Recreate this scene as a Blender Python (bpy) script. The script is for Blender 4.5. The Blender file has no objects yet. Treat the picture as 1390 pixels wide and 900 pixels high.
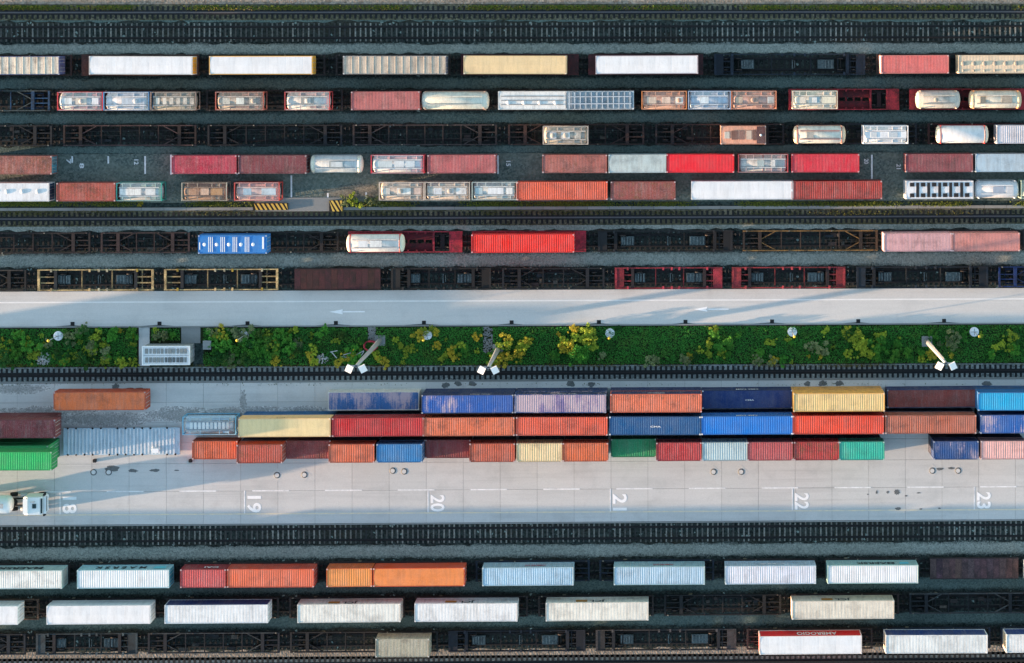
import bpy, bmesh, math, random
from mathutils import Matrix, Vector
random.seed(7)
R = math.radians
scene = bpy.context.scene

# ------------------------------------------------------------------ camera
IMG_W, IMG_H = 1390.0, 900.0
F_PX = 2850.0            # focal length in photo pixels
CAM_H = 285.0            # drone height in metres
TILT = 0.0204            # slight tilt towards the east
ROLL = -0.0011
PPX, PPY = 958.0, 50.0   # principal point (the photo is a crop of the drone frame)
cam_data = bpy.data.cameras.new('camera')
cam = bpy.data.objects.new('camera', cam_data)
scene.collection.objects.link(cam)
CAM_R = Matrix.Rotation(-TILT, 3, 'Y') @ Matrix.Rotation(ROLL, 3, 'Z')
cam.matrix_world = Matrix.Translation((0, 0, CAM_H)) @ CAM_R.to_4x4()
cam_data.sensor_width = 36.0
cam_data.sensor_fit = 'HORIZONTAL'
cam_data.lens = 36.0 * F_PX / IMG_W
cam_data.shift_x = (IMG_W / 2 - PPX) / IMG_W
cam_data.shift_y = (PPY - IMG_H / 2) / IMG_W
cam_data.clip_start = 1.0
cam_data.clip_end = 2000.0
scene.camera = cam

# ------------------------------------------------------------------ sky, sun, exposure
SUN_EL, SUN_AZ = 5.0, 9.0      # light travels east and a little north
world = bpy.data.worlds.new('World'); scene.world = world; world.use_nodes = True
wn = world.node_tree
sky = wn.nodes.new('ShaderNodeTexSky'); sky.sky_type = 'NISHITA'; sky.sun_disc = False
sky.sun_elevation = R(SUN_EL); sky.sun_rotation = R(270 - SUN_AZ)
sky.air_density = 1.0; sky.dust_density = 0.6; sky.ozone_density = 1.3
bg = wn.nodes['Background']; bg.inputs['Strength'].default_value = 0.15
wn.links.new(sky.outputs[0], bg.inputs['Color'])
sun_data = bpy.data.lights.new('sun', 'SUN'); sun_data.energy = 4.0; sun_data.angle = R(0.6)
sun_data.color = (1.0, 0.66, 0.42)
sun = bpy.data.objects.new('sun', sun_data); scene.collection.objects.link(sun)
_d = Vector((math.cos(R(SUN_AZ)) * math.cos(R(SUN_EL)), math.sin(R(SUN_AZ)) * math.cos(R(SUN_EL)), -math.sin(R(SUN_EL))))
sun.rotation_euler = _d.to_track_quat('-Z', 'Y').to_euler()
vs = scene.view_settings
vs.view_transform = 'Standard'; vs.look = 'None'; vs.gamma = 1.0; vs.use_curve_mapping = False
vs.exposure = 2.4

# ------------------------------------------------------------------ pixel -> place
def px(x, y, z=0.0):
    d = CAM_R @ Vector(((x - PPX) / F_PX, -(y - PPY) / F_PX, -1.0))
    t = (z - CAM_H) / d.z
    return d.x * t, d.y * t

def lin(c):
    # colours are read off the photo, whose light is bluish: take that tint back out of the paint
    r, g, b = lin0(c)
    sat = (max(r, g, b) - min(r, g, b)) / max(r, g, b, 1e-6); w = max(0.0, min(1.0, (sat - .2) / .4))
    if r >= b: k = (1.12, .84, 1.0) if g > .5 * r else (1.08, .94, .78)
    else: k = (.58, 1.14, .92); w = max(0.0, min(1.0, (sat - .62) / .3))
    k0 = (1.06, 1.0, .93)
    k = [k0[n] * (1 - w) + k[n] * w for n in range(3)]
    return min(.76, k[0] * r), min(.76, k[1] * g), min(.76, k[2] * b)
def lin0(c):
    return tuple((v / 255 / 12.92) if v / 255 <= 0.04045 else ((v / 255 + 0.055) / 1.055) ** 2.4 for v in c)

# ------------------------------------------------------------------ object helpers
def link(o):
    scene.collection.objects.link(o); return o

def thing(name, label, cat, loc=(0, 0, 0), group=None):
    o = bpy.data.objects.new(name, None); o.empty_display_size = 0.2
    link(o); o.location = loc; o['label'] = label; o['category'] = cat
    if group: o['group'] = group
    return o

def add(name, mesh, mat=None, parent=None, loc=(0, 0, 0), rot=(0, 0, 0), col=None, scale=None, **props):
    o = bpy.data.objects.new(name, mesh); link(o)
    o.parent = parent; o.location = loc; o.rotation_euler = rot
    if scale: o.scale = scale
    if col is not None: o.color = (*col[:3], 1.0)
    if mat is not None:
        if len(mesh.materials) == 0: mesh.materials.append(mat)
        if mesh.materials[0] is not mat:
            o.material_slots[0].link = 'OBJECT'; o.material_slots[0].material = mat
    for k, v in props.items(): o[k] = v
    return o

def struct(name, mesh, mat, **kw):
    o = add(name, mesh, mat, **kw); o['kind'] = 'structure'; return o

_cache = {}
def cached(key, fn):
    if key not in _cache: _cache[key] = fn()
    return _cache[key]

class MB:
    def __init__(s): s.v = []; s.f = []; s.sm = []
    def box(s, x0, x1, y0, y1, z0, z1):
        b = len(s.v)
        s.v += [(x0,y0,z0),(x1,y0,z0),(x1,y1,z0),(x0,y1,z0),(x0,y0,z1),(x1,y0,z1),(x1,y1,z1),(x0,y1,z1)]
        for q in ((3,2,1,0),(4,5,6,7),(0,1,5,4),(1,2,6,5),(2,3,7,6),(3,0,4,7)):
            s.f.append(tuple(b + i for i in q)); s.sm.append(False)
        return s
    def bar(s, p, q, w, h):
        """box from p to q, width w (horizontal), height h"""
        p, q = Vector(p), Vector(q); d = (q - p).normalized()
        up = Vector((0, 0, 1)) if abs(d.z) < 0.99 else Vector((0, 1, 0))
        sx = d.cross(up).normalized(); up = sx.cross(d).normalized()
        b = len(s.v)
        for c in (p, q):
            for (i, j) in ((-1,-1),(1,-1),(1,1),(-1,1)):
                s.v.append(tuple(c + sx * (w / 2 * i) + up * (h / 2 * j)))
        for f in ((0,3,2,1),(4,5,6,7),(0,1,5,4),(1,2,6,5),(2,3,7,6),(3,0,4,7)):
            s.f.append(tuple(b + i for i in f)); s.sm.append(False)
        return s
    def lathe(s, prof, axis='z', n=16, c=(0, 0, 0), smooth=True):
        """prof: list of (radius, along)"""
        b = len(s.v)
        for (r, a) in prof:
            for k in range(n):
                t = 2 * math.pi * k / n; u, v = r * math.cos(t), r * math.sin(t)
                p = {'z': (u, v, a), 'x': (a, u, v), 'y': (v, a, u)}[axis]
                s.v.append((p[0] + c[0], p[1] + c[1], p[2] + c[2]))
        for i in range(len(prof) - 1):
            for k in range(n):
                k2 = (k + 1) % n
                s.f.append((b + i*n + k, b + i*n + k2, b + (i+1)*n + k2, b + (i+1)*n + k)); s.sm.append(smooth)
        s.f.append(tuple(b + k for k in reversed(range(n)))); s.sm.append(False)
        e = b + (len(prof) - 1) * n
        s.f.append(tuple(e + k for k in range(n))); s.sm.append(False)
        return s
    def quad(s, a, b_, c, d):
        b = len(s.v); s.v += [a, b_, c, d]; s.f.append((b, b+1, b+2, b+3)); s.sm.append(False); return s
    def tube(s, pts, r, n=8):
        b = len(s.v); P = [Vector(p) for p in pts]
        for i, p in enumerate(P):
            d = (P[min(i+1, len(P)-1)] - P[max(i-1, 0)]).normalized()
            up = Vector((0,0,1)) if abs(d.z) < .95 else Vector((1,0,0))
            a = d.cross(up).normalized(); c = a.cross(d)
            rr = r[i] if isinstance(r, (list, tuple)) else r
            for k in range(n):
                t = 2*math.pi*k/n; s.v.append(tuple(p + a*(rr*math.cos(t)) + c*(rr*math.sin(t))))
        for i in range(len(P)-1):
            for k in range(n):
                k2 = (k+1) % n
                s.f.append((b+i*n+k, b+i*n+k2, b+(i+1)*n+k2, b+(i+1)*n+k)); s.sm.append(True)
        s.f.append(tuple(b+k for k in reversed(range(n)))); s.sm.append(False)
        e = b+(len(P)-1)*n; s.f.append(tuple(e+k for k in range(n))); s.sm.append(False)
        return s
    def mesh(s, name):
        m = bpy.data.meshes.new(name); m.from_pydata(s.v, [], s.f)
        m.polygons.foreach_set('use_smooth', s.sm); m.update(); return m

# ------------------------------------------------------------------ materials
def new_mat(name):
    m = bpy.data.materials.new(name); m.use_nodes = True
    nt = m.node_tree; b = nt.nodes['Principled BSDF']
    return m, nt, b
class NT:
    """small node-writing helper"""
    def __init__(s, nt): s.nt = nt
    def n(s, t, **kw):
        o = s.nt.nodes.new(t)
        for k, v in kw.items(): setattr(o, k, v)
        return o
    def l(s, a, b): s.nt.links.new(a, b)
    def val(s, sock, v):
        if hasattr(v, 'is_output'): s.l(v, sock)
        else: sock.default_value = v
    def math(s, op, a, b=0.0, clamp=False):
        o = s.n('ShaderNodeMath', operation=op, use_clamp=clamp); s.val(o.inputs[0], a); s.val(o.inputs[1], b); return o.outputs[0]
    def mix(s, f, a, b, blend='MIX'):
        o = s.n('ShaderNodeMix', data_type='RGBA', blend_type=blend); s.val(o.inputs[0], f)
        s.val(o.inputs[6], a if hasattr(a, 'is_output') else (*a[:3], 1)); s.val(o.inputs[7], b if hasattr(b, 'is_output') else (*b[:3], 1))
        return o.outputs[2]
    def noise(s, vec, scale, detail=3, rough=0.6):
        o = s.n('ShaderNodeTexNoise'); o.inputs['Scale'].default_value = scale; o.inputs['Detail'].default_value = detail
        o.inputs['Roughness'].default_value = rough
        s.l(vec, o.inputs['Vector']); return o.outputs[0]
    def voro(s, vec, scale):
        o = s.n('ShaderNodeTexVoronoi'); o.inputs['Scale'].default_value = scale; s.l(vec, o.inputs['Vector']); return o
    def ramp(s, f, lo, hi, a=0.0, b=1.0):
        o = s.n('ShaderNodeMapRange', clamp=True); s.val(o.inputs[0], f)
        s.val(o.inputs[1], lo); s.val(o.inputs[2], hi); s.val(o.inputs[3], a); s.val(o.inputs[4], b); return o.outputs[0]
    def scale(s, vec, sc):
        o = s.n('ShaderNodeVectorMath', operation='MULTIPLY'); s.l(vec, o.inputs[0]); o.inputs[1].default_value = sc; return o.outputs[0]
    def addv(s, vec, v):
        o = s.n('ShaderNodeVectorMath', operation='ADD'); s.l(vec, o.inputs[0]); s.val(o.inputs[1], v); return o.outputs[0]
    def bump(s, b, h, strength, dist=0.05):
        o = s.n('ShaderNodeBump'); o.inputs['Strength'].default_value = strength; o.inputs['Distance'].default_value = dist
        s.l(h, o.inputs['Height']); s.l(o.outputs[0], b.inputs['Normal'])

def mat_paint():
    m, nt, b = new_mat('weathered_paint'); g = NT(nt)
    tc = g.n('ShaderNodeTexCoord'); oi = g.n('ShaderNodeObjectInfo')
    off = g.n('ShaderNodeCombineXYZ'); r1 = g.math('MULTIPLY', oi.outputs['Random'], 137.0)
    for i in range(3): g.l(r1, off.inputs[i])
    v = g.addv(tc.outputs['Object'], off.outputs[0])
    def attr(nm):
        a = g.n('ShaderNodeAttribute', attribute_type='OBJECT', attribute_name=nm); return a.outputs['Fac']
    big = g.noise(v, 0.45, 4, 0.65)
    streak = g.noise(g.scale(v, (2.6, 0.35, 0.35)), 1.0, 5, 0.7)
    fine = g.noise(v, 5.0, 4, 0.75)
    c = g.mix(g.ramp(big, 0.3, 0.72), oi.outputs['Color'], g.mix(0.16, oi.outputs['Color'], (0.30, 0.29, 0.28)))
    c = g.mix(g.math('MULTIPLY', g.ramp(streak, 0.45, 0.75), g.math('ADD', g.math('MULTIPLY', attr('dirt'), .8), 0.16)), c, (0.10, 0.085, 0.075))
    c = g.mix(g.math('MULTIPLY', g.ramp(g.noise(g.scale(v, (1.6, 0.22, 0.22)), 1.0, 4, 0.65), 0.52, 0.72), g.math('ADD', g.math('MULTIPLY', attr('dirt'), .5), 0.05)), c, g.mix(0.5, c, (0.62, 0.56, 0.50)))
    soot = g.math('ADD', g.noise(g.scale(v, (0.8, 0.9, 0.9)), 0.55, 4, 0.62), g.math('MULTIPLY', g.math('SUBTRACT', fine, 0.5), 0.22))
    c = g.mix(g.math('MULTIPLY', g.ramp(soot, 0.50, 0.70), g.math('ADD', 0.06, g.math('MULTIPLY', g.math('ADD', attr('dirt'), attr('rust')), 0.75)), True), c, g.mix(0.78, c, (0.045, 0.03, 0.028)))
    spot = g.noise(v, 2.4, 2, 0.5)
    c = g.mix(g.ramp(spot, 0.70, 0.76, 0.0, g.math('ADD', attr('rust'), 0.05)), c, (0.05, 0.03, 0.025))
    # chalky wear and rust, both in their own patches
    wn_ = g.math('ADD', g.noise(g.scale(v, (0.55, 0.30, 0.3)), 0.7, 3, 0.6), g.math('ADD', g.math('MULTIPLY', g.math('SUBTRACT', fine, 0.5), 0.35), g.math('MULTIPLY', g.math('SUBTRACT', g.noise(g.scale(v, (4.2, 0.3, 0.3)), 1.0, 3, 0.7), 0.5), 0.55)))
    wm = g.ramp(wn_, g.math('SUBTRACT', 0.80, g.math('MULTIPLY', attr('worn'), 0.55)), g.math('SUBTRACT', 0.98, g.math('MULTIPLY', attr('worn'), 0.55)))
    c = g.mix(g.math('MULTIPLY', wm, 0.85), c, (0.46, 0.35, 0.38))
    rn = g.math('ADD', g.noise(v, 1.3, 6, 0.75), g.math('MULTIPLY', g.math('SUBTRACT', fine, 0.5), 0.35))
    rm = g.ramp(rn, g.math('SUBTRACT', 0.74, g.math('MULTIPLY', attr('rust'), 0.36)), g.math('SUBTRACT', 0.92, g.math('MULTIPLY', attr('rust'), 0.36)))
    rc = g.mix(fine, (0.09, 0.035, 0.02), (0.26, 0.10, 0.05))
    c = g.mix(g.math('MULTIPLY', rm, 0.85), c, rc)
    grit = g.noise(v, 11.0, 2, 0.8)
    c = g.mix(g.ramp(grit, 0.50, 0.75, 0.0, g.math('ADD', 0.16, g.math('MULTIPLY', attr('dirt'), 0.5))), c, (0.05, 0.045, 0.042))
    c = g.mix(g.ramp(grit, 0.28, 0.50, g.math('ADD', 0.06, g.math('MULTIPLY', attr('dirt'), 0.35)), 0.0), c, (0.62, 0.58, 0.56))
    g.l(c, b.inputs['Base Color'])
    g.l(g.ramp(fine, 0.2, 0.8, 0.65, 0.92), b.inputs['Roughness'])
    b.inputs['Specular IOR Level'].default_value = 0.14
    return m

def mat_steel():
    m, nt, b = new_mat('wagon_steel'); g = NT(nt)
    tc = g.n('ShaderNodeTexCoord'); oi = g.n('ShaderNodeObjectInfo')
    off = g.n('ShaderNodeCombineXYZ'); r1 = g.math('MULTIPLY', oi.outputs['Random'], 91.0)
    for i in range(3): g.l(r1, off.inputs[i])
    v = g.addv(tc.outputs['Object'], off.outputs[0])
    n1 = g.noise(v, 0.7, 5, 0.7); n2 = g.noise(v, 6.0, 4, 0.7)
    c = g.mix(g.ramp(n1, 0.42, 0.66), oi.outputs['Color'], g.mix(0.75, oi.outputs['Color'], (0.012, 0.012, 0.012)))
    c = g.mix(g.ramp(n2, 0.40, 0.68, 0, 0.6), c, (0.012, 0.012, 0.012))
    g.l(c, b.inputs['Base Color']); b.inputs['Roughness'].default_value = 0.7
    b.inputs['Specular IOR Level'].default_value = 0.2
    return m

def mat_gravel(name, dark, light, patch, scale=3.8, fleck=0.0):
    m, nt, b = new_mat(name); g = NT(nt)
    tc = g.n('ShaderNodeTexCoord'); v = tc.outputs['Object']
    vo = g.voro(v, scale); sep = g.n('ShaderNodeSeparateColor'); g.l(vo.outputs['Color'], sep.inputs[0])
    n1 = g.noise(g.scale(v, (0.25, 1.0, 1.0)), 0.22, 5, 0.65); n2 = g.noise(v, 1.6, 5, 0.75)
    c = g.mix(sep.outputs[0], dark, light)
    c = g.mix(g.ramp(n1, 0.40, 0.72, 0, 0.75), c, patch)
    c = g.mix(g.ramp(n2, 0.35, 0.75, 0.45, 0.0), c, dark)
    if fleck: c = g.mix(g.ramp(sep.outputs[1], 1 - fleck, 1 - fleck * 0.9), c, tuple(min(1, 3.0 * x) for x in light))
    g.l(c, b.inputs['Base Color']); b.inputs['Roughness'].default_value = 0.95
    b.inputs['Specular IOR Level'].default_value = 0.1
    g.bump(b, vo.outputs['Distance'], 0.6, 0.06)
    return m

def mat_path(name, dark, light, bed):
    """walkway gravel that gives way to the darker ballast at its ragged edge (vertex attribute 'edge')"""
    m, nt, b = new_mat(name); g = NT(nt)
    tc = g.n('ShaderNodeTexCoord'); v = tc.outputs['Object']
    vo = g.voro(v, 6.5); sep = g.n('ShaderNodeSeparateColor'); g.l(vo.outputs['Color'], sep.inputs[0])
    n1 = g.noise(g.scale(v, (0.35, 1.0, 1.0)), 0.35, 5, 0.7); n2 = g.noise(v, 2.2, 5, 0.75)
    at = g.n('ShaderNodeAttribute', attribute_name='edge')
    c = g.mix(sep.outputs[0], dark, light)
    c = g.mix(g.ramp(n1, 0.35, 0.7, 0, 0.45), c, tuple(x * 0.8 for x in light))
    c = g.mix(g.ramp(n2, 0.3, 0.7, 0.25, 0.0), c, dark)
    f = g.math('ADD', at.outputs['Fac'], g.math('MULTIPLY', g.math('SUBTRACT', n2, 0.5), 0.9))
    f = g.math('ADD', f, g.math('MULTIPLY', g.math('SUBTRACT', sep.outputs[2], 0.5), 0.5))
    c = g.mix(g.ramp(f, -0.05, 0.95), g.mix(sep.outputs[0], tuple(x * 0.5 for x in bed), tuple(x * 1.4 for x in bed)), c)
    g.l(c, b.inputs['Base Color']); b.inputs['Roughness'].default_value = 0.95
    b.inputs['Specular IOR Level'].default_value = 0.1
    g.bump(b, vo.outputs['Distance'], 0.4, 0.04)
    return m

def mat_concrete(name, base, stain, vary=0.12, rough=0.85):
    m, nt, b = new_mat(name); g = NT(nt)
    tc = g.n('ShaderNodeTexCoord'); geo = g.n('ShaderNodeNewGeometry'); v = geo.outputs['Position']
    oi = g.n('ShaderNodeObjectInfo')
    n1 = g.noise(g.scale(v, (0.12, 0.9, 1.0)), 0.8, 5, 0.6); n2 = g.noise(v, 0.25, 5, 0.65); n3 = g.noise(v, 7.0, 3, 0.8)
    c = g.mix(g.ramp(oi.outputs['Random'], 0, 1, 0, vary), base, tuple(x * 0.45 for x in base))
    c = g.mix(g.ramp(n1, 0.50, 0.78, 0, 0.40), c, stain)      # tyre tracks run with the lane
    c = g.mix(g.ramp(n2, 0.52, 0.80, 0, 0.55), c, stain)
    c = g.mix(g.ramp(n3, 0.25, 0.75, 0.26, 0.0), c, tuple(x * 0.35 for x in base))
    n4 = g.noise(g.scale(v, (0.03, 2.6, 1.0)), 1.0, 5, 0.7); n5 = g.noise(g.scale(v, (0.15, 0.4, 1.0)), 0.5, 3, 0.6)
    c = g.mix(g.math('MULTIPLY', g.ramp(n4, 0.52, 0.70), g.ramp(n5, 0.35, 0.65, 0, 0.38)), c, tuple(x * 0.5 for x in base))
    n6 = g.noise(v, 1.4, 6, 0.8)
    c = g.mix(g.ramp(n6, 0.60, 0.78, 0, 0.35), c, tuple(x * 0.55 for x in base))
    g.l(c, b.inputs['Base Color']); b.inputs['Roughness'].default_value = rough
    b.inputs['Specular IOR Level'].default_value = 0.2
    return m

def mat_plain(name, col, rough=0.6, metal=0.0, vary=0.25, scale=4.0):
    m, nt, b = new_mat(name); g = NT(nt)
    tc = g.n('ShaderNodeTexCoord'); n1 = g.noise(tc.outputs['Object'], scale, 4, 0.7)
    g.l(g.mix(g.ramp(n1, 0.3, 0.75, 0, vary), col, tuple(x * 0.4 for x in col)), b.inputs['Base Color'])
    b.inputs['Roughness'].default_value = rough; b.inputs['Metallic'].default_value = metal
    b.inputs['Specular IOR Level'].default_value = 0.3
    return m

def mat_worn_line(name, col, under):
    m, nt, b = new_mat(name); g = NT(nt)
    geo = g.n('ShaderNodeNewGeometry'); v = geo.outputs['Position']
    n1 = g.noise(v, 1.1, 5, 0.75); n2 = g.noise(v, 9.0, 3, 0.7)
    g.l(g.mix(g.ramp(g.math('ADD', n1, g.math('MULTIPLY', n2, 0.4)), 0.58, 0.90), col, under), b.inputs['Base Color'])
    b.inputs['Roughness'].default_value = 0.7
    return m

def mat_leaf():
    m, nt, b = new_mat('leaf'); g = NT(nt)
    oi = g.n('ShaderNodeObjectInfo'); geo = g.n('ShaderNodeNewGeometry')
    n1 = g.noise(geo.outputs['Position'], 4.5, 3, 0.8); n2 = g.noise(geo.outputs['Position'], 0.5, 3, 0.6)
    c = g.mix(g.ramp(n1, 0.35, 0.7), g.mix(0.55, oi.outputs['Color'], (0.010, 0.03, 0.006)), oi.outputs['Color'])
    c = g.mix(g.ramp(n2, 0.5, 0.75, 0, 0.35), c, (0.13, 0.12, 0.02))
    g.l(c, b.inputs['Base Color']); b.inputs['Roughness'].default_value = 0.7
    b.inputs['Specular IOR Level'].default_value = 0.15
    return m

PAINT = mat_paint(); STEEL = mat_steel(); LEAF = mat_leaf()
BALLAST = mat_gravel('ballast', (0.007, 0.013, 0.013), (0.060, 0.078, 0.070), (0.046, 0.036, 0.024), fleck=0.02)
EARTH = mat_gravel('dirty_ground', (0.013, 0.023, 0.023), (0.070, 0.098, 0.090), (0.032, 0.046, 0.040))
PALEGRAVEL = mat_gravel('pale_gravel', (0.13, 0.11, 0.09), (0.40, 0.35, 0.29), (0.25, 0.20, 0.15))
SOIL = mat_gravel('soil', (0.010, 0.014, 0.006), (0.035, 0.045, 0.02), (0.02, 0.04, 0.01))
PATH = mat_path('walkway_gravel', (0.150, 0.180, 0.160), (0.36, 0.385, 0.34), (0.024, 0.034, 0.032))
PATHDARK = mat_path('dark_walkway_gravel', (0.055, 0.090, 0.084), (0.135, 0.185, 0.168), (0.016, 0.025, 0.024))  # darker tone of the walkway gravel
YARD = mat_concrete('yard_concrete', (0.585, 0.585, 0.565), (0.36, 0.37, 0.36))
ROADM = mat_concrete('road_surface', (0.60, 0.59, 0.56), (0.44, 0.44, 0.425))
OLDCON = mat_concrete('old_concrete', (0.28, 0.29, 0.28), (0.13, 0.14, 0.13), vary=0.3)
ASPH = mat_gravel('storage_asphalt', (0.055, 0.080, 0.072), (0.19, 0.22, 0.195), (0.23, 0.235, 0.18), scale=4.5)
def mat_sleeper():
    m, nt, b = new_mat('sleeper_concrete'); g = NT(nt); oi = g.n('ShaderNodeObjectInfo'); geo = g.n('ShaderNodeNewGeometry')
    n1 = g.noise(g.scale(geo.outputs['Position'], (1, .3, 1)), 0.12, 4, .7); n2 = g.noise(geo.outputs['Position'], 3.5, 4, .8)
    f = g.math('ADD', g.math('MULTIPLY', oi.outputs['Random'], .55), g.math('MULTIPLY', g.math('SUBTRACT', n1, .35), 1.3))
    c = g.mix(g.ramp(f, .1, 1.0), (.020, .024, .024), (.42, .42, .37))
    c = g.mix(g.ramp(n2, .35, .65, .75, 0), c, (.012, .016, .016))
    g.l(c, b.inputs['Base Color']); b.inputs['Roughness'].default_value = .9; return m
SLEEPM = mat_sleeper()
SLEEPD = mat_plain('shaded_sleeper', (0.022, 0.024, 0.023), 0.9, 0, 0.7, 1.5)  # darker copy for tracks under trains, their shade put into the colour
RAILM = mat_plain('rail_steel', (0.016, 0.016, 0.017), 0.6, 0.2, 0.5)
PLATEM = mat_plain('crane_rail_plate', (0.018, 0.021, 0.023), 0.9, 0, 0.6, 1.2)
MIDGRAVEL = mat_gravel('grey_gravel', (0.08, 0.10, 0.10), (0.34, 0.37, 0.35), (0.20, 0.215, 0.20))
PALEC = mat_plain('pale_cover', (.62, .62, .60), .8)
EDGEL = mat_worn_line('faded_edge_paint', (0.74, 0.73, 0.70), (0.66, 0.65, 0.62))
NUMB = mat_worn_line('number_paint', (0.86, 0.86, 0.85), (0.74, 0.74, 0.73))
WHITEL = mat_worn_line('lane_paint', (0.80, 0.80, 0.79), (0.52, 0.52, 0.51))
YELL = mat_worn_line('yellow_lane_paint', (0.74, 0.62, 0.42), (0.52, 0.50, 0.46))
BLACKM = mat_plain('black_rubber', (0.012, 0.012, 0.013), 0.8)
DARKM = mat_plain('dark_grille', (0.02, 0.02, 0.022), 0.8)
STAIN = mat_plain('oil_stain', (0.15, 0.16, 0.16), 0.6, 0, 0.8, 3.0)
GLASSM = mat_plain('tinted_glass', (0.02, 0.04, 0.045), 0.1, 0, 0.1)
WHITEP = mat_plain('white_paint', (0.78, 0.79, 0.78), 0.5, 0, 0.15)
YELP = mat_plain('yellow_paint', (0.65, 0.45, 0.05), 0.5, 0, 0.2)
GALV = mat_plain('galvanised_steel', (0.42, 0.44, 0.45), 0.5, 0.3, 0.3)
LETTER_W = mat_plain('white_lettering', (0.75, 0.75, 0.75), 0.6)
LETTER_K = mat_plain('black_lettering', (0.015, 0.025, 0.03), 0.6)
BARK = mat_plain('bark', (0.05, 0.035, 0.025), 0.9)

# ------------------------------------------------------------------ ground, paths, yard surfaces
XL, XR = -175.0, 95.0
def sheet(x0, x1, y0, y1, z, n=1):
    mb = MB()
    for i in range(n):
        a = x0 + (x1 - x0) * i / n; b = x0 + (x1 - x0) * (i + 1) / n
        mb.quad((a, y0, z), (b, y0, z), (b, y1, z), (a, y1, z))
    return mb.mesh('sheet')

struct('ground', sheet(-700, 700, -700, 600, -0.02), EARTH)

def row_y(x, y, z): return px(x, y, z)[1]

def path_strip(name, mat, y0, y1, xref=695, z=0.02, fade=0.28):
    """gravel walkway strip between two photo heights"""
    ya, yb = row_y(xref, y1, 0), row_y(xref, y0, 0)
    ed = [0, 0, 1, 1, 0, 0]; hs = [ya - .25, ya, ya + (yb - ya) * fade, yb - (yb - ya) * fade, yb, yb + .25]
    n = 220; V = []; Fc = []; A = []
    for i in range(n + 1):
        x = XL + (XR - XL) * i / n
        for k, h in enumerate(hs):
            V.append((x, h + random.uniform(-.12, .12), z)); A.append(ed[k])
    for i in range(n):
        for k in range(5):
            b = i * 6 + k; Fc.append((b, b + 6, b + 7, b + 1))
    m = bpy.data.meshes.new(name); m.from_pydata(V, [], Fc)
    at = m.attributes.new('edge', 'FLOAT', 'POINT'); at.data.foreach_set('value', A)
    return struct(name, m, mat)

path_strip('gravel_walkway', PATH, 57, 75)
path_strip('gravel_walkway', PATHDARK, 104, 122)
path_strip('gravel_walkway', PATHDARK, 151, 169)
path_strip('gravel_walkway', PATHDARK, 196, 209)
path_strip('gravel_walkway', PATH, 300, 317)
path_strip('gravel_walkway', PATH, 341, 364)
path_strip('gravel_walkway', PATH, 737, 758)
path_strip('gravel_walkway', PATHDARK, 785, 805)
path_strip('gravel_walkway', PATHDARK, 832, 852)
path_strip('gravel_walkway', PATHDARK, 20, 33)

def strip(name, mat, y0, y1, z, xa=XL, xb=XR, xref=695, n=1, **kw):
    ya, yb = row_y(xref, y1, z), row_y(xref, y0, z)
    mb = MB(); mb.box(xa, xb, ya, yb, z - 0.3, z)
    return struct(name, mb.mesh(name), mat, **kw)
strip('pale_gravel_verge', PALEGRAVEL, -40, 5.5, 0.03)
strip('pale_gravel_verge', PALEGRAVEL, 878, 893, 0.03)
strip('pale_gravel_verge', PALEGRAVEL, 903, 960, 0.03)
strip('storage_pavement', ASPH, 208, 274, 0.06)
strip('road', ROADM, 393.5, 441, 0.10)
strip('planted_strip', SOIL, 442.6, 496, 0.05)
strip('kerb', OLDCON, 441, 442.6, 0.20)
strip('gravel_walkway', MIDGRAVEL, 495.5, 518, 0.025)
strip('kerb', OLDCON, 515.5, 517.5, 0.16)

# yard of concrete slabs (each slab a piece of its own)
yard = struct('concrete_yard', MB().box(XL, XR, row_y(695, 709.3, .1), row_y(695, 517.6, .1), -0.3, 0.03).mesh('yard_base'), OLDCON)
rows_px = [517.8, 544, 571, 598, 627, 664.5, 696, 709.0]
cols = 34; SX0, SW = -112.1, 5.0
for r_ in range(7):
    ya, yb = row_y(695, rows_px[r_ + 1], .1), row_y(695, rows_px[r_], .1)
    h = yb - ya - 0.03
    me = cached(('slab', r_), lambda: MB().box(0.015, SW - 0.015, 0, h, 0, 0.07).mesh('slab'))
    for c_ in range(cols):
        add('concrete_slab', me, YARD, yard, loc=(SX0 + c_ * SW, ya + 0.015, 0.03 + random.uniform(0, .004)))
ZY = 0.104     # top of the yard
struct('yard_extension', MB().box(XL, SX0 - .02, row_y(695, 709, .1), row_y(695, 517.8, .1), 0.03, 0.10).mesh('ext'), YARD)
struct('yard_extension', MB().box(SX0 + cols * SW + .02, XR, row_y(695, 709, .1), row_y(695, 517.8, .1), 0.03, 0.10).mesh('ext'), YARD)
strip('kerb', OLDCON, 709.4, 711, 0.16)

# ------------------------------------------------------------------ painted markings
def mark(name, mat, x0, x1, y0, y1, z, parent=None):
    return struct(name, sheet(x0, x1, y0, y1, z), mat)
ZM = ZY + 0.006
def px_mark(name, mat, xa, ya, xb, yb, z, w):
    a, b = px(xa, ya, z), px(xb, yb, z)
    if abs(b[0] - a[0]) > abs(b[1] - a[1]):
        y = (a[1] + b[1]) / 2; return mark(name, mat, a[0], b[0], y - w / 2, y + w / 2, z)
    x = (a[0] + b[0]) / 2; return mark(name, mat, x - w / 2, x + w / 2, b[1], a[1], z)
yd = row_y(695, 664.3, ZM)
for k in range(-1, 15):
    a = px(46 + 98.8 * k, 664, ZM)[0]
    mark('lane_dash', WHITEL, a, a + 4.95, yd - .09, yd + .09, ZM)
yy = row_y(695, 695.6, ZM)
mark('yellow_edge_line', YELL, XL, XR, yy - .09, yy + .09, ZM)
ye = row_y(695, 408.2, .106)
mark('road_edge_line', EDGEL, XL, XR, ye - .10, ye + .10, 0.106)

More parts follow.
